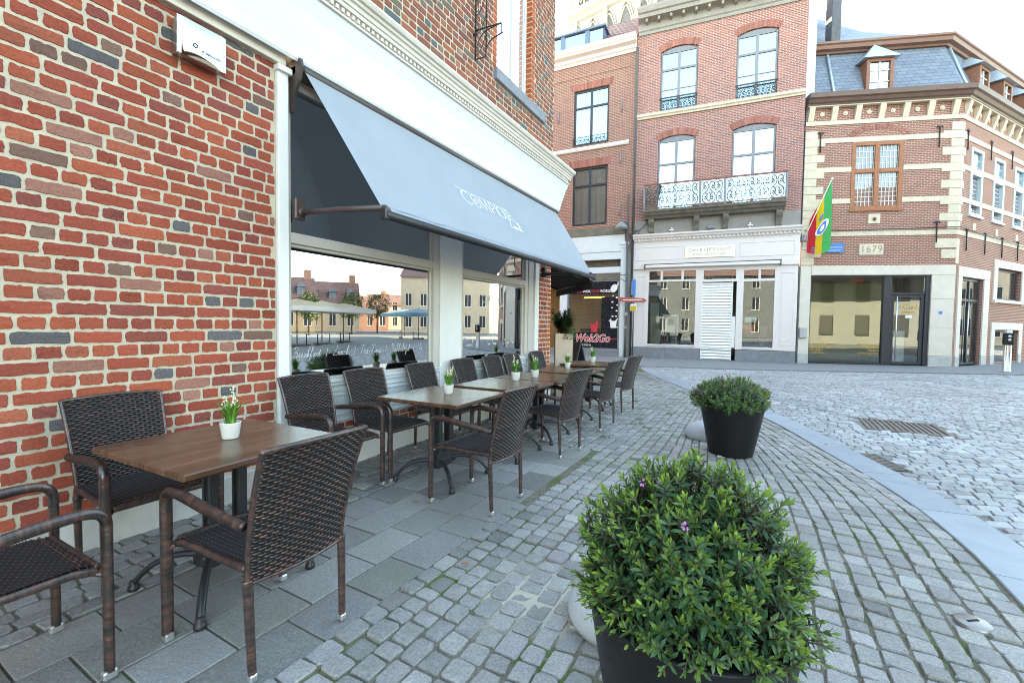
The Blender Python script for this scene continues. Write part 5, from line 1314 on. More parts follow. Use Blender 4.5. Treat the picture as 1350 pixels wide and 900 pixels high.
# roller shutter
mb=MB(); V=[];F=[]; z0,z1=.03,3.27; n=27*8
for i in range(n+1):
    t=i/8; z=z0+(z1-z0)*i/n; yy=.09-.024*abs(math.sin(PI*t))
    V+= [(2.90,yy,z),(4.04,yy,z)]
mb.add(V,[(2*i,2*i+1,2*i+3,2*i+2) for i in range(n)],0,None,True); sh=mb.build('roller_shutter',PM('galvanised_shutter',(.70,.71,.72),.32,.04,8,metal=.55),H2)
mb=MB(); mb.box(2.88,2.92,.05,.12,0,3.29); mb.box(4.02,4.07,.04,.12,0,3.29); mb.box(4.07,4.19,.03,.12,.55,1.85,0,.01); mb.box(4.075,4.18,.02,.04,1.02,1.05); mb.box(4.075,4.18,.02,.04,1.52,1.55); mb.build('shutter_rail',m_white,H2)
mb=MB(); mb.box(2.87,4.22,-.06,.2,-.05,.028,0,.005); mb.build('door_step',m_bluestone,H2)
# awning box
mb=MB(); mb.box(.57,5.70,-.20,-.045,3.93,4.06,0,.02); mb.build('awning_box',m_pinkwh,H2)
mb=MB(); mb.box(.56,5.71,-.17,-.045,4.063,4.10); mb.box(.54,.57,-.21,-.04,3.88,4.11,0,.005); mb.box(5.70,5.73,-.21,-.04,3.88,4.11,0,.005); mb.build('awning_roller',m_dkframe,H2)
sg=MB().box(2.16,4.09,-.075,-.042,4.31,4.78,0,.004).build('brass_sign',PM('pale_brass_plate',(.58,.53,.43),.35,.06,3,metal=.6),H2)
text_obj('lettering','CAFE & CHOCOLATE',.185,m_greyfr,sg,front(3.125,-.079,4.63),sx=.92); text_obj('lettering','ROYAL TASTE IN SHAPE',.13,m_greyfr,sg,front(3.125,-.079,4.43),sx=.92)
for x,s in ((1.63,.6),(3.16,1.),(4.59,.6)):
    mb=MB(); mb.box(x-.03,x+.03,-.25,-.15,5.39,5.42); mb.tube([(x,-.2,5.42),(x,-.2,5.50+.1*s)],.015,6); mb.box(x-.14*s,x+.14*s,-.32,-.14,5.44,5.44+.17*s,0,.03); mb.box(x-.05*s,x+.05*s,-.26,-.18,5.44+.17*s,5.50+.17*s,0,.01); mb.build('floodlight',m_alu if s<1 else m_greyfr,H2)
# shop interior
mb=MB(); z=3.85
mb.add([(.1,3.2,0),(W,3.2,0),(W,3.2,z),(.1,3.2,z)],[(0,1,2,3)]); mb.add([(.1,.2,z),(W,.2,z),(W,3.2,z),(.1,3.2,z)],[(0,1,2,3)]); mb.add([(.1,.13,0),(.1,3.2,0),(.1,3.2,z),(.1,.13,z)],[(0,1,2,3)]); mb.add([(W-.05,.13,0),(W-.05,3.2,0),(W-.05,3.2,z),(W-.05,.13,z)],[(0,1,2,3)]); mb.add([(.1,.13,.04),(W,.13,.04),(W,3.2,.04),(.1,3.2,.04)],[(0,1,2,3)]); mb.build('interior',PM('cafe_interior_wall',(.13,.115,.10),.8,.25,1.5),H2)
mb=MB(); V=[];F=[];n=50
for i in range(n+1):
    t=i/n; V+= [(.80+.42*t,.30+.03*math.sin(t*40),.64),(.78+.36*t,.30+.03*math.sin(t*40+.5),2.45)]
mb.add(V,[(2*i,2*i+2,2*i+3,2*i+1) for i in range(n)],0,None,True); mb.build('curtain',PM('beige_curtain',(.42,.37,.29),.9,.06,5),H2)
mb=MB(); mb.box(1.32,1.98,.35,.80,.64,1.0,1); mb.box(1.32,1.38,.35,.8,1.0,1.9); mb.box(1.92,1.98,.35,.8,1.0,1.9); mb.box(1.32,1.98,.35,.8,1.84,1.92); mb.box(1.38,1.92,.60,.8,1.0,1.84); mb.box(1.32,1.98,.33,.82,.60,.66); mb.box(1.5,1.8,.45,.6,1.02,1.15,1); mb.box(1.55,1.78,.45,.6,1.5,1.75,1); mb.box(1.40,1.43,.33,.35,.7,1.84,2); mb.box(1.87,1.90,.33,.35,.7,1.84,2); mb.build('display_cabinet',[m_white,m_dkframe,m_red],H2)
mb=MB(); mb.box(4.5,5.45,.25,.9,.55,.62); mb.lathe([(0,-.02),(.12,-.02),(.14,.22),(.10,.34),(0,.36)],12,(4.60,.45,1.18),1); mb.lathe([(0,-.02),(.11,-.02),(.13,.22),(.09,.34),(0,.36)],12,(4.86,.5,1.2),1); mb.box(4.55,5.0,.3,.6,1.62,1.84,0,.02); mb.box(5.15,5.4,.4,.8,.62,1.5,2); mb.build('window_display',[m_white,PM('orange_fruit_wrap',(.75,.16,.03),.5,.1,10),m_dkframe],H2)
mb=MB(); mb.box(6.28,6.42,-.12,-.052,1.05,1.42) if False else None
# letter box and utility plate
mb=MB(); mb.box(5.86,6.02,-.012,0,.86,.98,0,.004); mb.build('meter_plate',m_white,H2)
# ============ corner building with the mansard roof
C3=(5.08,21.431); A3=math.atan2(.344,.939); CX=5.06; TURN=R(36.1)
H3=thing('corner_building','old corner building of dark brick with cream stone bands and slate mansard','building',(C3[0],C3[1],0),A3)
D4=np.array([math.cos(TURN),math.sin(TURN)]); L4=11.5
M4=Matrix.Translation((CX,0,0))@Matrix.Rotation(TURN,4,'Z')
PL=[(-.36,0),(CX,0),(CX+D4[0]*L4,D4[1]*L4)]
# front wall
CW=(1.34,3.14,6.08,8.70)
mb=MB(); wall_mesh(mb,-.36,CX,3.9,10.1,[CW],.14); mb.build('wall',m_brickC,H3)
nw=[(.92+2.2*k,2.05+2.2*k,5.93,8.52) for k in range(5)]
SD=(.60,2.66,.0,3.49); SWN=(4.0,6.75,2.74,4.07); SC=(4.0,6.72,.06,1.45)
mb=MB(); wall_mesh(mb,0,L4,-.05,10.1,nw+[SD,SWN,SC],.22); mb.add([(L4,0,-.05),(L4,5,-.05),(L4,5,14),(L4,0,10.4)],[(0,1,2,3)]); mb.add([(0,4.5,-.05),(L4,4.5,-.05),(L4,4.5,14.8),(0,4.5,14.8)],[(0,1,2,3)]); mb.build('side_wall',m_brickC,H3,M4)
# stone string courses
def band(z0,z1,out=.025,x0=-.36,skip=None):
    mb=MB()
    if skip: mb.sweep([(0,z0),(out,z0),(out,z1),(0,z1)],[(x0,0),(skip[0],0)],closed=True); mb.sweep([(0,z0),(out,z0),(out,z1),(0,z1)],[(skip[1],0),PL[1],PL[2]],closed=True)
    else: mb.sweep([(0,z0),(out,z0),(out,z1),(0,z1)],[(x0,0),PL[1],PL[2]],closed=True)
    return mb.build('stone_band',m_cream,H3)
band(5.06,5.24); band(6.33,6.52,skip=(1.335,3.145)); band(7.56,7.75,skip=(1.335,3.145)); band(8.70,8.88); band(9.40,9.56,.04)
# frieze with consoles and rosettes
mb=MB(); mb2=MB()
def frieze(mb,mb2,L,sp,x0):
    x=x0
    while x<L:
        mb.prism([(-.002,9.56),(-.05,9.56),(-.09,9.70),(-.17,9.96),(-.18,10.10),(-.002,10.10)],'x',x,x+.20); mb.cut()
        mb2.lathe([(.085,0),(.075,.03),(.04,.035),(.03,.055),(0,.06)],10,(0,0,0)) if False else None
        cx=x+.10+sp/2
        if cx<L: 
            P=[(cx+.085*math.cos(t),9.83+.085*math.sin(t)) for t in np.linspace(0,2*PI,13)[:-1]]; mb2.prism(P,'y',-.03,-.001); P=[(cx+.04*math.cos(t),9.83+.04*math.sin(t)) for t in np.linspace(0,2*PI,9)[:-1]]; mb2.prism(P,'y',-.05,-.03); mb2.cut()
        x+=sp
frieze(mb,mb2,CX-.1,.83,-.30); mb.build_each('console',m_cream,H3); mb2.build_each('rosette',m_cream,H3)
mb=MB(); mb2=MB(); frieze(mb,mb2,L4,.83,.15); mb.build_each('console',m_cream,H3,M4); mb2.build_each('rosette',m_cream,H3,M4)
mb=MB(); mb.sweep([(0,10.10),(.22,10.10),(.24,10.15),(.30,10.18),(.36,10.28),(.44,10.32),(.46,10.44),(.47,10.49),(-.15,10.50)],[(-.42,0),PL[1],PL[2]],closed=True); mb.build('gutter',m_gutter,H3)
mb=MB(); mb.sweep([(.02,10.14),(.20,10.10),(.20,10.06),(.02,10.06)],[(-.36,0),PL[1],PL[2]],closed=True); mb.build('bed_mould',m_cream,H3)
# mansard: a front part and a side part so the slates follow each slope
def off(o):
    m=np.array([0,-1.])+np.array([D4[1],-D4[0]]); m=m/(1+np.array([0,-1.])@np.array([D4[1],-D4[0]])); return np.array([CX,0])+m*o
b0=off(.02); t0=off(-.72); ZB,ZT=10.46,12.52
MB().add([(-.08,-.02,ZB),(b0[0],b0[1],ZB),(t0[0],t0[1],ZT),(-.08,.72,ZT)],[(0,1,2,3)]).build('mansard',m_slate,H3)
inv=M4.inverted(); l=lambda p,z: tuple(inv@Vector((p[0],p[1],z)))
MB().add([l(b0,ZB),(L4,-.02,ZB),(L4,.72,ZT),l(t0,ZT)],[(0,1,2,3)]).build('mansard',m_slate,H3,M4)
mb=MB(); mb.sweep([(-.75,12.50),(-.62,12.50),(-.58,12.56),(-.44,12.60),(-.40,12.72),(-.34,12.76),(-.34,12.84),(-.9,12.86)],[(-.06,0),PL[1],PL[2]],closed=True); mb.build('roof_cornice',m_brownfr if False else PM('brown_roof_cornice',(.20,.10,.075),.5,.1,4),H3)
mb=MB(); q=off(-.72); r_=off(-4.2)
mb.add([(-.08,.6,12.85),(q[0],q[1],12.85),(r_[0],r_[1],15.4),(-.08,4.2,16.9)],[(0,1,2,3)]); mb.add([(q[0],q[1],12.85),(CX+D4[0]*L4-D4[1]*.7,D4[1]*L4+D4[0]*.7,12.85),(CX+D4[0]*L4-D4[1]*4.2,D4[1]*L4+D4[0]*4.2,15.4),(r_[0],r_[1],15.4)],[(0,1,2,3)])
mb.add([(-.36,0,5),(-.36,8,5),(-.36,8,10.4),(-.36,4.2,10.4),(-.36,.72,10.4),(-.36,0,10.4)],[(0,1,2,3,4,5)]); mb.build('roof',m_slate,H3)
mb=MB(); mb.add([(1.35,2.3,15.0),(2.2,2.3,14.9),(2.2,2.95,15.6),(1.35,2.95,15.7)],[(0,1,2,3)]); mb.build('skylight',m_zinc,H3)
mb=MB(); mb.box(.86,1.22,.9,1.4,12.6,17.5,0,.02); mb.build('chimney',PM('slate_clad_chimney',(.09,.09,.105),.7,.2,6),H3)
MB().tube([(.62,-.06,10.5),(.62,.12,11.0),(.62,.62,12.45)],.045,8).build('roof_pipe',m_zinc,H3)
o=MB().tube([(.42,-.06,10.5),(.42,.14,11.0),(.42,.62,12.45)],.045,8).build('roof_pipe',m_zinc,H3,M4)
MB().box(-.40,-.07,.02,.12,10.35,14.75,0,.01).build('zinc_upstand',m_zinc,H3)
# dormers
def dormer(xc,w,zb,ze,zp,mtx,nm='dormer',hip=True):
    mb=MB(); x0,x1=xc-w/2,xc+w/2; yf=-.02
    mb.box(x0,x0+.13,yf,.9,zb,ze,0,.01); mb.box(x1-.13,x1,yf,.9,zb,ze,0,.01); mb.box(x0+.13,x1-.13,yf+.0,.3,ze-.12,ze,0,.005); mb.box(x0+.13,x1-.13,yf,.3,zb,zb+.08)
    d=mb.build(nm,m_brownfr,H3,mtx)
    a,b,y0=x0-.16,x1+.16,yf-.14
    mb=MB(); mb.add([(a,y0,ze),(b,y0,ze),(b,1.0,ze+.05),(a,1.0,ze+.05),(xc,.42,zp),(xc,1.1,zp)],[(0,1,4),(1,2,5,4),(3,0,4,5),(0,3,2,1)]); mb.build('roof',m_zinc,d)
    mb=MB(); mb.box(x0+.13,x1-.13,.05,.06,zb+.08,ze-.12); mb.build('pane',m_skyglass,d)
    mb=MB()
    for t in (.5,): mb.box(xc-.022,xc+.022,.02,.05,zb+.08,ze-.12)
    for t in (.36,.68): mb.box(x0+.13,x1-.13,.022,.05,zb+(ze-zb)*t-.018,zb+(ze-zb)*t+.018)
    mb.build('glazing_bar',m_white,d)
dormer(2.2,.95,10.5,11.85,12.62,None)
for k in range(4): dormer(1.75+2.35*k,.95,10.5,11.75,12.55 if k%2 else 12.35,M4)
# cross window with leaded lights
mb=MB(); a,b,c,d=CW; y=-.02; m=(a+b)/2; zt=7.58
mb.box(a,a+.15,y,.12,c,d,0,.008); mb.box(b-.15,b,y,.12,c,d,0,.008); mb.box(a+.15,b-.15,y,.12,d-.15,d,0,.008); mb.box(a+.15,b-.15,y,.12,c,c+.14,0,.008); mb.box(m-.085,m+.085,y,.12,c+.14,d-.15,0,.008); mb.box(a+.15,m-.085,y,.12,zt-.08,zt+.08,0,.008); mb.box(m+.085,b-.15,y,.12,zt-.08,zt+.08,0,.008); mb.box(a-.06,b+.06,-.06,.05,c-.07,c,0,.008)
cwf=mb.build('cross_window',PM('orange_brown_oak',(.33,.125,.055),.6,.2,9,.2,60),H3)
MB().box(a+.1,b-.1,.06,.07,c+.1,d-.1).build('pane',m_skyglass if False else GLASS('old_leaded_glass',base=.05,k=.8,dark=(.05,.047,.04),wav=.25),cwf)
mb=MB()
for (x0,x1,z0,z1,nx,nz) in ((a+.15,m-.085,c+.14,zt-.08,5,7),(m+.085,b-.15,c+.14,zt-.08,5,7),(a+.15,m-.085,zt+.08,d-.15,5,4),(m+.085,b-.15,zt+.08,d-.15,5,4)):
    for i in range(nx+1): x=x0+(x1-x0)*i/nx; mb.box(x-.011,x+.011,.045,.058,z0,z1)
    for i in range(nz+1): z=z0+(z1-z0)*i/nz; mb.box(x0,x1,.046,.0575,z-.010,z+.010)
mb.build('glazing_bar',m_white,cwf)
# blind arch above
mba=MB()
for k in range(22):
    t=R(150-120*k/21); P=[(2.24+r1*math.cos(q)*1.05,8.55+r1*math.sin(q)*.62) for r1,q in ((1.0,t-.03),(1.0,t+.03),(1.30,t+.03),(1.30,t-.03))]
    if min(p[1] for p in P)>8.89: c=float(np.clip(1+rng.normal(0,.15),.6,1.3)); mba.prism(P,'y',-.012,.01,0,(c,c,c))
mba.build('blind_arch',m_soldier,H3)
# quoins
mb=MB(); z=3.92; i=0
while z<9.38:
    h=.31; w_=.72 if i%2 else .46
    for zz,hh in ((z,h),):
        if z+h<9.4: mb.box(-.36,-.36+w_,-.03,.02,z+.005,z+h-.005,0,.012); mb.cut()
    z+=h; i+=1
z=5.26; i=0
while z<9.38:
    h=.31; w_=.62 if i%2 else .34
    if z+h<9.4 : mb.box(CX-w_,CX+.02,-.032,.02,z+.005,z+h-.005,0,.012); mb.cut()
    z+=h; i+=1
mb.box(CX-.72,CX+.02,-.033,.02,4.55,4.9,0,.012); mb.cut(); mb.box(CX-.5,CX+.02,-.034,.02,4.15,4.5,0,.012); mb.cut(); mb.box(-.36,.12,-.033,.02,3.93,4.2,0,.012)
mb.build_each('quoin',m_cream,H3)
mb=MB(); z=5.26; i=0
while z<9.38:
    h=.31; w_=.34 if i%2 else .2
    if z+h<9.4: mb.box(-.01,w_,-.031,.02,z+.005,z+h-.005,0,.012); mb.cut()
    z+=h; i+=1
mb.box(-.01,.22,-.031,.02,3.95,4.9,0,.012)
mb.build_each('quoin',m_cream,H3,M4)
# stone shop front
m_stonef=PM('pale_dressed_stone',(.66,.58,.49),.7,.06,3,.12,50,dirt=.15)
mb=MB(); mb.box(-.36,.03,-.05,.15,.38,3.9,0,.008); mb.box(4.28,CX+.01,-.05,.15,2.6,3.52,0,.008); mb.box(4.28,CX+.0,-.05,.15,1.5,2.596,0,.008); mb.box(4.28,CX+.01,-.05,.15,.40,1.496,0,.008); mb.box(.034,CX+.01,-.055,.15,3.525,3.9,0,.008); mb.build('stone_surround',m_stonef,H3)
mb=MB(); mb.box(-.36,.03,-.06,.15,-.05,.38,0,.01); mb.cut(); mb.box(4.28,CX+.02,-.06,.15,-.05,.39,0,.01); mb.build_each('base_course',m_plinth,H3)
mb=MB(); mb.box(.035,.085,.02,.13,.03,3.52); mb.box(2.68,2.94,.0,.13,.03,3.52,0,.006); mb.box(4.12,4.278,.0,.13,.03,3.52,0,.006); mb.box(.085,2.68,.02,.13,.02,.10); mb.box(.085,2.68,.02,.13,3.46,3.52); mb.box(2.94,4.12,.02,.13,2.76,2.84); mb.box(2.94,4.12,.02,.13,3.46,3.52); mb.build('shop_window_frame',m_dkframe,H3)
MB().box(.08,2.69,.07,.08,.09,3.47).build('shop_window_pane',GLASS('tinted_shop_glass',tint=(.75,.78,.66),base=.06,k=.9),H3)
mb=MB(); mb.box(2.95,3.07,.04,.10,.04,2.75,0,.006); mb.box(3.99,4.11,.04,.10,.04,2.75,0,.006); mb.box(3.07,3.99,.04,.10,2.66,2.75,0,.006); mb.box(3.07,3.99,.04,.10,.04,.14,0,.006); dr=mb.build('door',m_dkframe,H3)
MB().box(3.06,4.0,.065,.075,.13,2.67).build('pane',m_glass,dr); MB().tube([(3.14,-.03,.12),(3.14,-.03,2.70)],.022,10).build('handle',m_alu,dr)
MB().box(2.95,4.11,.07,.08,2.85,3.46).build('transom_pane',m_glass,H3)
text_obj('lettering','CACHET',.19,m_gold,dr,front(3.60,.058,2.26),sx=.85); text_obj('lettering','INTERIEUR',.095,m_gold,dr,front(3.60,.058,2.08)); MB().box(3.30,3.92,.055,.062,2.01,2.025).build('rule',m_gold,dr); MB().box(3.5,3.72,.055,.063,1.86,1.97).build('notice',m_white,dr)
for i,tx in enumerate(('Woonstoffen','Behang en verf','Meubelen','Verlichting')): text_obj('lettering',tx,.12,m_gold,H3,front(.16,.066,.78-.115*i),align='LEFT')
for i,tx in enumerate(('Raamdecoratie','Kleuradvies','Tapijten','cachet interieur')): text_obj('lettering',tx,.12,m_gold,H3,front(2.62,.066,.80-.115*i),align='RIGHT')
mb=MB(); mb.add([(.0,2.4,0),(4.3,2.4,0),(4.3,2.4,3.6),(.0,2.4,3.6)],[(0,1,2,3)]); mb.add([(.0,.14,3.58),(4.3,.14,3.58),(4.3,2.4,3.58),(.0,2.4,3.58)],[(0,1,2,3)]); mb.add([(.0,.14,0),(0,2.4,0),(0,2.4,3.6),(0,.14,3.6)],[(0,1,2,3)]); mb.add([(4.29,.14,0),(4.29,2.4,0),(4.29,2.4,3.6),(4.29,.14,3.6)],[(0,1,2,3)]); mb.add([(.0,.14,.06),(4.3,.14,.06),(4.3,2.4,.06),(0,2.4,.06)],[(0,1,2,3)],1)
mb.box(3.45,3.85,.6,1.0,.06,1.35,2,.01); mb.build('interior',[PM('olive_interior_wall',(.22,.20,.12),.8,.2,1.2),PM('shop_floor',(.3,.28,.24),.6,.1,3),m_white],H3)
MB().box(.10,2.66,.115,.125,.12,3.2).build('roller_blind',PM('olive_screen_blind',(.30,.29,.20),.8,.05,2,trans=.2),H3)
MB().box(1.55,2.0,.09,.105,3.22,3.42,0,.01).build('hanging_sign',m_red,H3)
# plaques, year stone, street sign, anchors, cable
mb=MB(); mb.box(1.72,2.58,-.045,.02,4.30,4.74,0,.02); ys=mb.build('year_stone',m_cream,H3); text_obj('lettering','1679',.36,PM('worn_engraving',(.36,.22,.15),.8,.1,20),ys,front(2.15,-.048,4.525),space=1.12)
mb=MB(); mb.box(2.0,2.42,-.04,.02,5.52,5.90,0,.012); pq=mb.build('carved_plaque',m_cream,H3)
mb=MB(); mb.lathe([(0,0),(.06,.0),(.07,.02),(0,.05)],10); e=mb.build('emblem',m_brownfr,pq); e.matrix_local=Matrix.Translation((2.21,-.04,5.70))@Matrix.Rotation(R(90),4,'X')
MB().box(.50,1.17,-.055,-.03,4.42,4.78,0,.004).build('street_sign',m_bluesign,H3)
text_obj('lettering','Maastrichterstraat',.075,m_letter,H3,front(.84,-.058,4.62),sx=.95); MB().box(.6,1.05,-.058,-.0555,4.49,4.51).build('sign_rule',m_letter,H3)
def anchor(x,z0,z1,mtx=None):
    mb=MB(); mb.tube([(x,-.05,z0),(x,-.05,z1)],.022,6); mb.tube(smooth_curve([(x-.10,-.05,z1-.06),(x-.07,-.05,z1+.01),(x,-.05,z1-.03),(x+.07,-.05,z1+.01),(x+.10,-.05,z1-.06)],4),.018,5); mb.build('wall_anchor',m_dkmetal,H3,mtx)
for x,z0,z1 in ((.18,8.35,9.12),(4.30,8.36,9.14),(4.36,4.75,5.55)): anchor(x,z0,z1)
for k in range(5): anchor(.45+2.2*k,8.3,9.05,M4); anchor(.75+1.75*k,4.5,5.35,M4)
MB().tube([(-.3,-.09,5.30),(1,-.09,5.26),(3,-.09,5.29),(CX+.05,-.10,5.33)]+[(CX+D4[0]*t+D4[1]*.09,D4[1]*t-D4[0]*.09,5.33-.03*t*(1 if t<6 else .9)) for t in (.3,2,4,7,11)],.016,5).build('cable',m_dkmetal,H3)
mb=MB(); mb.box(4.56,4.68,-.058,-.048,2.02,2.13); mb.build('number_plate',m_bluesign,H3)
mb=MB(); mb.box(-.36,-.08,-.16,-.052,1.02,1.42,0,.015); mb.build('letter_box',PM('grey_letter_box',(.42,.43,.44),.4,.05,8,metal=.4),H3)
# ---- the receding side
mb=MB(); mb.box(.26,.595,-.05,.22,.38,3.49,0,.008); mb.box(2.665,3.2,-.05,.22,.38,3.49,0,.008); mb.box(.26,3.2,-.052,.22,3.495,3.88,0,.008); mb.box(3.62,3.995,-.05,.2,2.55,4.4,0,.008); mb.box(6.755,7.1,-.05,.2,2.55,4.4,0,.008); mb.box(3.998,6.752,-.052,.2,4.075,4.4,0,.008); mb.box(3.58,7.14,-.12,.2,2.60,2.735,0,.01)
mb.box(3.62,3.995,-.05,.2,.36,1.76,0,.008); mb.box(6.725,7.1,-.05,.2,.36,1.76,0,.008); mb.box(3.998,6.722,-.052,.2,1.455,1.76,0,.008); mb.build('stone_surround',m_stonef,H3,M4)
mb=MB(); mb.box(.26,.595,-.06,.2,-.05,.378,0,.01); mb.cut(); mb.box(2.665,3.2,-.06,.2,-.05,.378,0,.01); mb.cut(); mb.box(3.62,3.995,-.06,.2,-.05,.358,0,.01); mb.cut(); mb.box(6.725,7.1,-.06,.2,-.05,.358,0,.01); mb.build_each('base_course',m_plinth,H3,M4)
sd=frame_window(H3,.61,2.65,.03,3.48,.10,m_dkframe,m_glass,.10,[1.72],[2.62],name='side_door',mtx=M4,bw=.06)
MB().tube([(1.60,.06,.1),(1.60,.06,2.5)],.02,8).build('handle',m_alu,sd)
frame_window(H3,4.01,6.74,2.75,4.065,.12,m_dkframe,m_glass,.08,[],[],mtx=M4); frame_window(H3,4.01,6.71,.07,1.445,.12,m_dkframe,m_glass,.08,[],[],mtx=M4)
mb=MB(); mb.add([(.3,1.8,0),(9,1.8,0),(9,1.8,4.5),(.3,1.8,4.5)],[(0,1,2,3)]); mb.add([(.3,.25,.06),(9,.25,.06),(9,1.8,.06),(.3,1.8,.06)],[(0,1,2,3)],1); mb.box(.9,1.5,.7,1.1,.06,1.0,2); mb.box(1.8,2.4,.9,1.3,.06,1.3,2); mb.box(4.4,5.6,.5,.9,.06,1.2,2); mb.build('side_interior',[PM('pale_interior_wall',(.5,.46,.38),.8,.15,1.2),m_dark,m_white],H3,M4)
m_pblue=PM('pale_blue_frame',(.50,.60,.64),.5,.05,5)
for (a,b,c,d) in nw:
    zt=7.54; mb=MB(); y=-.03
    mb.box(a,a+.14,y,.12,c,d,0,.006); mb.box(b-.14,b,y,.12,c,d,0,.006); mb.box(a+.14,b-.14,y,.12,d-.12,d,0,.006); mb.box(a+.14,b-.14,y,.12,c,c+.10,0,.006); mb.box(a+.14,b-.14,y,.12,zt-.05,zt+.05,0,.006); mb.box(a-.05,b+.05,-.09,.05,c-.08,c,0,.006)
    o=mb.build('tall_window',m_pblue,H3,M4)
    MB().box(a+.12,b-.12,.05,.06,zt+.05,d-.1).build('pane',m_skyglass,o)
    MB().box(a+.12,b-.12,.10,.11,c+.08,zt-.05).build('pane',GLASS('plum_tinted_glass',base=.16,k=1.1,dark=(.09,.03,.045)),o)
    mb=MB(); mb.box((a+b)/2-.012,(a+b)/2+.012,.04,.05,zt+.05,d-.1)
    for t in (.33,.66): mb.box(a+.14,b-.14,.04,.05,zt+.05+(d-zt-.17)*t-.01,zt+.05+(d-zt-.17)*t+.01)
    for t in np.linspace(.1,.9,8): mb.box(a+.14,b-.14,.085,.10,c+.1+(zt-c-.15)*t-.008,c+.1+(zt-c-.15)*t+.008)
    mb.build('glazing_bar',m_white,o)
    mb=MB(); mb.box((a+b)/2-.13,(a+b)/2+.13,-.035,.02,5.36,5.64,0,.01); mb.build('carved_plaque',m_cream,H3,M4)
# neighbour beyond on the right with a higher tiled roof
NB=Matrix.Translation((C3[0],C3[1],0))@Matrix.Rotation(A3,4,'Z')@M4
nb=thing('tiled_neighbour_house','brown roofed house rising behind the slate mansard at the right','building'); nb.matrix_world=NB@Matrix.Translation((4.5,5.5,0))
mb=MB(); wall_mesh(mb,0,8,-.05,13.2,[(1.2+2*k,2.2+2*k,10.6,12.2) for k in range(3)],.2); mb.add([(0,0,-.05),(0,7,-.05),(0,7,13.2),(0,3.5,17.4),(0,0,13.2)],[(0,1,2,3,4)]); mb.add([(8,0,-.05),(8,7,-.05),(8,7,13.2),(8,3.5,17.4),(8,0,13.2)],[(0,1,2,3,4)]); mb.add([(0,7,-.05),(8,7,-.05),(8,7,13.2),(0,7,13.2)],[(0,1,2,3)]); mb.build('wall',m_brickA,nb)
mb=MB(); mb.add([(-.2,-.3,13.0),(8.2,-.3,13.0),(8.2,3.5,17.5),(-.2,3.5,17.5)],[(0,1,2,3)]); mb.add([(-.2,7.3,13.0),(8.2,7.3,13.0),(8.2,3.5,17.5),(-.2,3.5,17.5)],[(3,2,1,0)]); mb.build('roof',m_tile,nb)
for k in range(3): frame_window(nb,1.2+2*k,2.2+2*k,10.6,12.2,.1,m_white,m_skyglass,.07,[1.7+2*k],[11.7])
# ============ church tower far behind
TA=R(90+78.5)
tw=thing('church_tower','pale gothic stone church tower rising behind the brick houses','tower',(-24.6,68,8.),R(-11.5))
m_tow=PM('pale_tower_stone',(.40,.36,.31),.85,.10,.5,.4,3,dirt=.25,dirtc=(.45,.41,.36)); m_tows=PM('tower_recess_shade',(.17,.16,.16),.9,.12,.6)  # darker second tone puts recess shade into the colour of flat panels
TW=16.; mb=MB(); mb.box(0,TW,0,TW,-8.05,42.2); mb.sweep([(0,41.2),(.3,41.5),(.35,42.0),(.7,42.5),(.75,43.2),(0,43.3)],[(0,TW),(0,0),(TW,0),(TW,TW)],closed=True); mb.box(.6,TW-.6,.6,TW-.6,43,64); mb.build('shaft',m_tow,tw)
mb=MB(); x=.4
while x<TW-.5:
    for zz in (43.2,45.3): mb.box(x-.35,x+.9,-.55,-.25,zz,zz+.28)
    mb.box(x-.12,x+.12,-.55,-.25,43.4,45.4); 
    P=[(x+.46+.26*math.cos(t)*(1+.35*math.cos(4*t)),44.45+.55*math.sin(t)*(1+.2*math.cos(4*t))) for t in np.linspace(0,2*PI,25)]
    mb.tube([(p[0],-.4,p[1]) for p in P],.12,5,cap=False); x+=1.05
mb.build('balustrade',m_tow,tw)
mb=MB(); mb2=MB(); x=1.2
while x<TW-1:
    for r_ in (1.25,.95):
        P=[(x-r_*(1-.0),0)]; pts=[(x-r_,-.12,36.5)]+[(x-r_+2*r_*.5*t,-.12,38.2+2.1*r_*math.sin(t*PI/2)) for t in np.linspace(0,1,7)]+[(x+r_-r_*t,-.12,38.2+2.1*r_*math.sin(t*PI/2)) for t in np.linspace(1,0,7)]+[(x+r_,-.12,36.5)]
        mb.tube(pts,.16,5)
    mb2.prism([(x-.8,36),(x+.8,36),(x+.8,38.2),(x+.4,39.4),(x,39.9),(x-.4,39.4),(x-.8,38.2)],'y',-.04,.0); x+=2.75
x=.9
while x<TW: mb.box(x-.3,x+.3,-.5,.0,30,41.3,0,.05); x+=5.3
for x in (1.2,5.,9.5,14.): mb.box(x-.35,x+.35,.1,.62,43.3,60,0,.05); 
mb.build('tracery',m_tow,tw); 
for x in (3.1,7.2,11.7): mb2.prism([(x-1.2,46.5),(x+1.2,46.5),(x+1.2,56),(x,58.5),(x-1.2,56)],'y',.52,.6)
mb2.build('shaded_recess',m_tows,tw)
for x in (-.3,.95):
    mb=MB(); mb.box(x-.5,x+.5,-.5,.5,43,49-(x>0)*2,0,.08); mb.add([(x-.6,-.6,49-(x>0)*2),(x+.6,-.6,49-(x>0)*2),(x+.6,.6,49-(x>0)*2),(x-.6,.6,49-(x>0)*2),(x,0,53.5-(x>0)*2)],[(0,1,4),(1,2,4),(2,3,4),(3,0,4)]); mb.build('pinnacle',m_tow,tw)
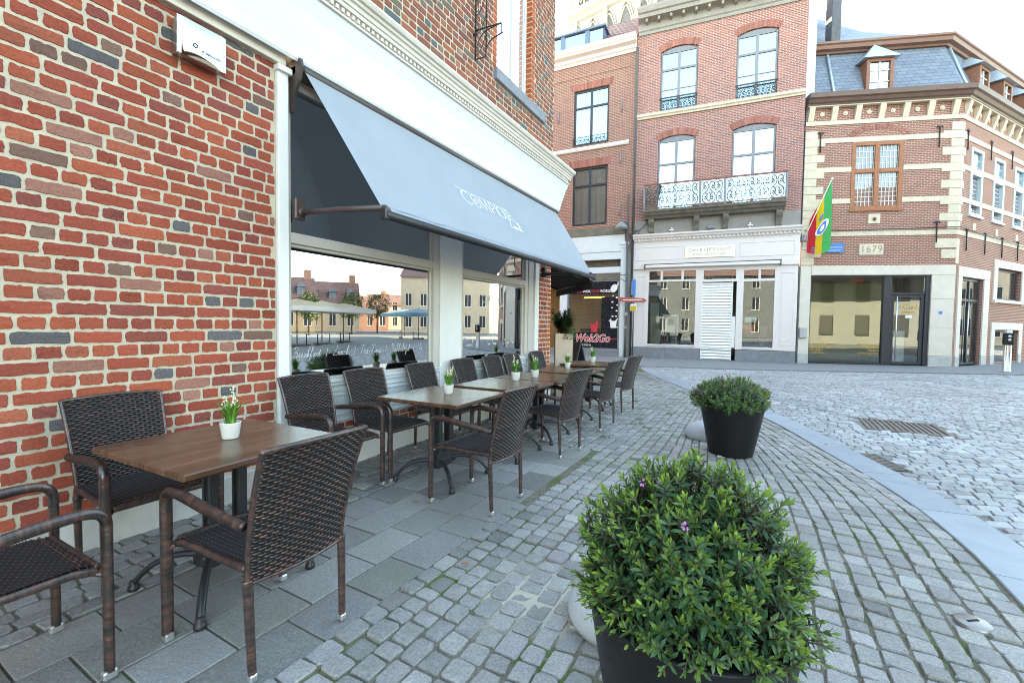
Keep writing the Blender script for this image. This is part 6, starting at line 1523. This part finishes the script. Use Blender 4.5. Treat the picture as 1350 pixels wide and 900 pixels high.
# ============ street things
fl=thing('flag','red yellow green flag with blue and white emblem leaning off the corner building','flag',(C3[0],C3[1],0),A3)
bx=np.array([-.33,-.10,5.05]); tip=np.array([.26,-.85,7.06]); 
mb=MB(); mb.tube([bx+np.array([0,.1,-.45]),bx+np.array([.02,-.1,.0]),tip],.018,6); mb.lathe([(0,-.05),(.05,-.02),(.05,.02),(0,.05)],8,tuple(tip)); mb.build('pole',m_white,fl)
mb=MB(); mb.box(bx[0]-.1,bx[0]+.12,-.16,0,4.86,5.12,0,.02); mb.build('bracket',m_greyfr,fl)
nu,nv=12,24
def fp(u,v):   # u across stripes (0 red at the hoist..1 green), v from tip down
    p0=tip+(bx-tip)*min(1,v*.92); drop=2.62*v
    top=tip+(bx+np.array([.02,0,.2])-tip)*(1-u)*.80          # hoist edge runs down the pole
    x=top[0]+(-.02+.02*u)*v+.06*u*math.sin(v*3)*.4-.18*(1-u)*v*.2; y=top[1]+.03*math.sin(u*9+v*2); z=top[2]-(7.06-4.40-(1-u)*.0-(7.06-top[2]))*v
    return (x+.02*u*v*.7,y,z-.12*math.sin(PI*u)*v)
for k,mt in enumerate((m_redcloth,m_yellow,m_green)):
    V=[];F=[];n=6
    for i in range(n+1):
        for j in range(nv+1): V.append(fp((k+i/n)/3,j/nv))
    for i in range(n):
        for j in range(nv): a=i*(nv+1)+j; F.append((a,a+nv+1,a+nv+2,a+1))
    MB().add(V,F,0,None,True).build(('red_stripe','yellow_stripe','green_stripe')[k],mt,fl)
def femb(R1,mt,u0,v0,dy,nm,n=20):
    P=[fp(u0+R1*math.cos(t)*1.5,v0+R1*math.sin(t)*.55) for t in np.linspace(0,2*PI,n)[:-1]]
    c=np.array(fp(u0,v0)); V=[(c[0],c[1]-dy,c[2])]+[(p[0],p[1]-dy,p[2]) for p in P]; n=len(P)
    MB().add(V,[(0,1+i,1+(i+1)%n) for i in range(n)]).build(nm,mt,fl)
femb(.20,m_letter,.58,.55,.04,'emblem'); femb(.155,m_bluesign,.58,.55,.052,'emblem'); femb(.085,m_letter,.58,.55,.062,'emblem'); femb(.07,m_bluesign,.52,.33,.04,'emblem')
p=fp(.22,.93); text_obj('lettering','FE',.30,m_bluesign,fl,front(p[0]+.02,p[1]-.08,p[2]),sx=.6)
# sign post in front of the pipe
sp=thing('sign_post','thin post with blue, red and yellow signs before the pale cafe front','signpost',(-1.42,19.45,0),R(8))
MB().tube([(0,0,0),(0,0,3.05)],.03,8).build('pole',m_pipe,sp)
mb=MB(); mb.box(-.10,.08,-.06,-.03,2.72,3.40,0,.04); mb.build('blue_sign',m_bluesign,sp)
mb=MB(); mb.prism([(-.62,2.46),(.42,2.40),(.56,2.50),(.42,2.60),(-.62,2.66)],'y',-.07,-.045); s=mb.build('arrow_sign',PM('red_brown_sign',(.42,.10,.07),.5,.05,4),sp); MB().box(-.45,.35,-.075,-.0705,2.515,2.55).build('sign_text_bar',m_letter,s)
mb=MB(); mb.box(-.13,.13,-.06,-.04,2.05,2.36,0,.01); s=mb.build('small_plate',m_white,sp); MB().box(-.11,.11,-.066,-.0605,2.07,2.27).build('yellow_field',m_yellow,s)
lt=thing('street_lamp','grey street lamp on a bracket in front of the brick house joint','street lamp',(-1.83,19.72,0),R(4))
mb=MB(); mb.tube([(0,0,0),(0,0,1.0),(0,0,6.0)],[.055,.05,.04],10); mb.build('pole',m_pipe,lt)
mb=MB(); mb.lathe([(.0,.0),(.22,.02),(.28,.08),(.20,.22),(.08,.32),(0,.36)],16,(-.22,-.25,5.62)); mb.build('lamp_head',PM('grey_green_lamp',(.20,.24,.24),.4,.1,8),lt)
mb=MB(); mb.tube([(0,0,5.9),(-.22,-.25,5.98)],.025,6); mb.tube([(0,0,5.4),(.5,.05,5.6),(.95,.08,6.0)],.025,6); mb.tube(smooth_curve([(.1,.0,5.4),(.3,.05,5.32),(.5,.05,5.5),(.35,.05,5.62),(.25,.05,5.5)],5),.018,5); mb.tube([(-.9,-.15,3.72),(0,0,3.66),(.12,0,3.66)],.018,5); mb.tube([(-.5,-.08,3.66),(0,0,3.35)],.014,5); mb.build('bracket',m_pipe,lt)
mb=MB(); mb.box(-.07,.09,-.10,-.03,1.85,2.0); mb.box(-.08,.06,-.10,-.03,1.3,1.38); mb.build('clamp',m_alu,lt)
# ============ the market square behind the viewer's right, seen only in the cafe windows
m_greyren=PM('grey_render',(.17,.18,.19),.85,.1,1)
def market_house(label,cx,cy,face,w,h,roofh,wallm,nwin,floors,dormers=0):
    o=thing('market_house',label,'building',(cx,cy,0),face,group='gabled houses across the market square')
    holes=[]; 
    for f in range(floors):
        for k in range(nwin): x=-w/2+w*(k+.5)/nwin; holes.append((x-.5,x+.5,.9+3.1*f,.9+3.1*f+1.8))
    mb=MB(); wall_mesh(mb,-w/2,w/2,0,h,holes,.2); mb.add([(-w/2,0,0),(-w/2,9,0),(-w/2,9,h),(-w/2,4.5,h+roofh),(-w/2,0,h)],[(0,1,2,3,4)]); mb.add([(w/2,0,0),(w/2,9,0),(w/2,9,h),(w/2,4.5,h+roofh),(w/2,0,h)],[(0,1,2,3,4)]); mb.build('wall',wallm,o)
    mb=MB(); mb.add([(-w/2-.2,-.3,h-.1),(w/2+.2,-.3,h-.1),(w/2+.2,4.5,h+roofh),(-w/2-.2,4.5,h+roofh)],[(0,1,2,3)]); mb.add([(-w/2-.2,9.3,h-.1),(w/2+.2,9.3,h-.1),(w/2+.2,4.5,h+roofh),(-w/2-.2,4.5,h+roofh)],[(3,2,1,0)]); r=mb.build('roof',m_tile,o)
    mb=MB(); mb.box(-w/2+.3,-w/2+1.2,4,5,h+roofh-1.2,h+roofh+1.1); mb.build('chimney',m_brickA,r)
    mb=MB()
    for a,b,c,d in holes: mb.box(a,b,.1,.14,c,d,0); mb.box(a-.05,b+.05,-.06,.0,c-.1,c,1); mb.box(a,a+.07,.05,.1,c,d,1); mb.box(b-.07,b,.05,.1,c,d,1); mb.box((a+b)/2-.03,(a+b)/2+.03,.05,.1,c,d,1); mb.box(a,b,.05,.1,d-.07,d,1)
    mb.build('window',[m_dkframe,m_white],o)
    if dormers:
        for k in range(dormers):
            x=-w/2+w*(k+.5)/dormers; mb=MB(); mb.box(x-.5,x+.5,.6,2.4,h+.3,h+1.6); mb.add([(x-.65,.4,h+1.6),(x+.65,.4,h+1.6),(x,.4,h+2.3),(x-.65,3,h+1.6),(x+.65,3,h+1.6),(x,3,h+2.3)],[(0,1,2),(1,4,5,2),(3,0,2,5)]); mb.build('dormer',m_slate,o)
m_plast=PM('cream_render',(.55,.46,.35),.85,.08,1,dirt=.15); m_plast2=PM('ochre_render',(.50,.36,.22),.85,.08,1)
def hd(deg,dist): return (math.sin(R(deg))*dist,3+math.cos(R(deg))*dist)
for (deg,dist,w,h,rh,m,nwn,fl_,dm,lab) in (
    (58.5,62,11,4.6,3.2,m_plast2,5,1,3,'ochre house with dormers at the sunny end of the market square'),
    (52.6,66,10,4.3,3.4,m_plast,4,1,4,'cream house with four dormers on the sunny side of the market square'),
    (47.8,82,9,4.0,2.6,m_brickA,4,1,0,'low brick house on the far side of the market square'),
    (44.6,92,9,5.2,2.4,m_plast,4,2,0,'cream two storey house in the far corner of the market square')):
    x,y=hd(deg,dist); market_house(lab,x,y,R(-deg),w,h,rh,m,nwn,fl_,dm)
x,y=hd(37,62); market_house('tall pale rendered house beside the far market corner',x,y,R(-37),13,8.2,1.6,m_plast,6,2,0)
x,y=29.,3.; market_house('long sunlit brick house on the right side of the market square',x,y,math.atan2(-.764,-.646)+PI/2+PI/2,24,9.5,3.5,m_greyren,9,3,0)
market_house('brick house closing the street behind the viewer',9.,-30.,PI,22,9.,3.5,m_greyren,7,3,0)
def market_tree(label,x,y,h,r0,seed):
    q=np.random.default_rng(seed); o=thing('market_tree',label,'tree',(x,y,0),group='young trees on the market square')
    mb=MB(); mb.tube([(0,0,-.06),(.03,.02,h*.35),(0,.05,h*.7)],[.11,.08,.05],8)
    for k in range(9): a=k*2.4; mb.tube([(0,.03,h*(.4+.03*k)),(math.cos(a)*r0*.4,math.sin(a)*r0*.4,h*(.55+.03*k)),(math.cos(a)*r0*.8,math.sin(a)*r0*.8,h*(.66+.03*k))],[.04,.03,.012],5)
    mb.build('trunk',m_twig,o); mb=MB()
    for k in range(1500):
        d=q.normal(0,1,3); d/=np.linalg.norm(d); p=d*np.array([r0,r0,r0*1.15])*q.uniform(.35,1.)**.5*(1+.2*math.sin(4*d[0]+3*d[2]+seed)); g=q.uniform(.6,1.4)
        e=q.normal(0,1,3); e/=np.linalg.norm(e); leafmesh(mb,p+np.array([0,0,h*.72]),e,np.array([.2,.1,1.]),.22,.07,.02,.2,(.06*g,.10*g,.03*g))
    mb.build('crown',m_leaf,o)
for i,(dg_,d,h) in enumerate(((54.4,48,4.2),(49.2,52,4.6),(46.0,60,5.2))):
    x,y=hd(dg_,d); market_tree(('small tree behind the beige market parasols','middle young tree on the sunny market square','tallest young tree toward the far market corner')[i],x,y,h,1.3+.2*i,i)
def parasol(label,x,y,s,m,grp):
    o=thing('market_parasol',label,'parasol',(x,y,0),R(20),group=grp)
    MB().tube([(0,0,0),(0,0,2.3+.28*s)],.035,8).build('pole',m_brownfr,o)
    mb=MB(); h=s; zt=2.3+.27*s; mb.add([(-h,-h,2.3),(h,-h,2.3),(h,h,2.3),(-h,h,2.3),(0,0,zt)],[(0,1,4),(1,2,4),(2,3,4),(3,0,4)]); mb.build('canopy',m,o)
    mb=MB(); 
    for a,b in (((-h,-h),(h,-h)),((h,-h),(h,h)),((h,h),(-h,h)),((-h,h),(-h,-h))): mb.add([(a[0],a[1],2.3),(b[0],b[1],2.3),(b[0],b[1],2.02),(a[0],a[1],2.02)],[(0,1,2,3)])
    mb.build('valance',m_white if m is m_parwhite else m,o)
    MB().box(-.4,.4,-.4,.4,-.05,.08,0,.03).build('base',m_bluestone,o)
for i,(deg,d) in enumerate(((56.2,25),(53.0,27),(50.2,30))):
    x,y=hd(deg,d); parasol(('beige market parasol nearest the cafe windows','beige market parasol in the middle of its row','beige market parasol farthest along its row')[i],x,y,1.75,m_parwhite,'beige parasols on the market square')
for i,(deg,d) in enumerate(((42.2,40),(40.2,37))):
    x,y=hd(deg,d); parasol(('blue grey market parasol behind the other blue one','blue grey market parasol nearer the corner building')[i],x,y,1.7,m_parblue,'blue grey parasols on the market square')
# terrace furniture under the parasols: simple bistro tables
bt=None
for i,(deg,d) in enumerate(((57,23.5),(55,25.5),(53.6,25),(52,27.5),(50.6,28.5),(49.4,31),(42.6,38.5),(40.8,36))):
    x,y=hd(deg,d)
    if bt is None:
        bt=thing('bistro_table','pale bistro table','table',(x,y,0),group='bistro tables on the market square'); mb=MB(); mb.lathe([(0,.70),(.40,.70),(.41,.72),(.40,.74),(0,.74)],20); mb.build('tabletop',m_white,bt); mb=MB(); mb.tube([(0,0,.04),(0,0,.7)],.03,8); mb.lathe([(.26,0),(.24,.03),(.05,.06),(0,.06)],16); mb.build('leg',m_dkmetal,bt); t=bt
    else: t=copy_tree(bt)
    t.location=(x,y,-.055); t['label']=('pale round bistro table under the '+('beige' if i<6 else 'blue grey')+' market parasols')
    t['group']='bistro tables under beige parasols' if i<6 else 'bistro tables under blue grey parasols'
# cafe window sill plants
def bowl(label,x,y,z,r,h,seed,nl):
    q=np.random.default_rng(seed); o=thing('window_plant',label,'potted plant',(x,y,z)); mb=MB(); mb.lathe([(0,0),(r*.55,0),(r*.95,h*.7),(r,h),(r*.94,h),(0,h*.8)],24); mb.build('pot',m_dkframe if r>.15 else m_bluestone,o)
    mb=MB()
    for k in range(nl):
        a=q.uniform(0,2*PI); d=np.array([math.cos(a)*q.uniform(.2,1),math.sin(a)*q.uniform(.2,1),q.uniform(.5,1.2)]); d/=np.linalg.norm(d); g=q.uniform(.6,1.4); leafmesh(mb,np.array([math.cos(a)*r*.6*q.uniform(0,1),math.sin(a)*r*.6*q.uniform(0,1),h*.85]),d,np.array([0,0,1.]),q.uniform(.08,.16),.010,.003,.3,(.07*g,.13*g,.035*g))
    mb.build('foliage',m_leaf,o)
bowl('wide dark bowl of greenery on the sill inside the big cafe window',-.33,3.05,.852,.24,.14,3,70)
bowl('small potted plant on the sill inside the big cafe window',-.30,3.88,.852,.07,.12,4,40)
bowl('small potted plant on the sill inside the second cafe window',-.30,5.25,.852,.08,.13,5,40)
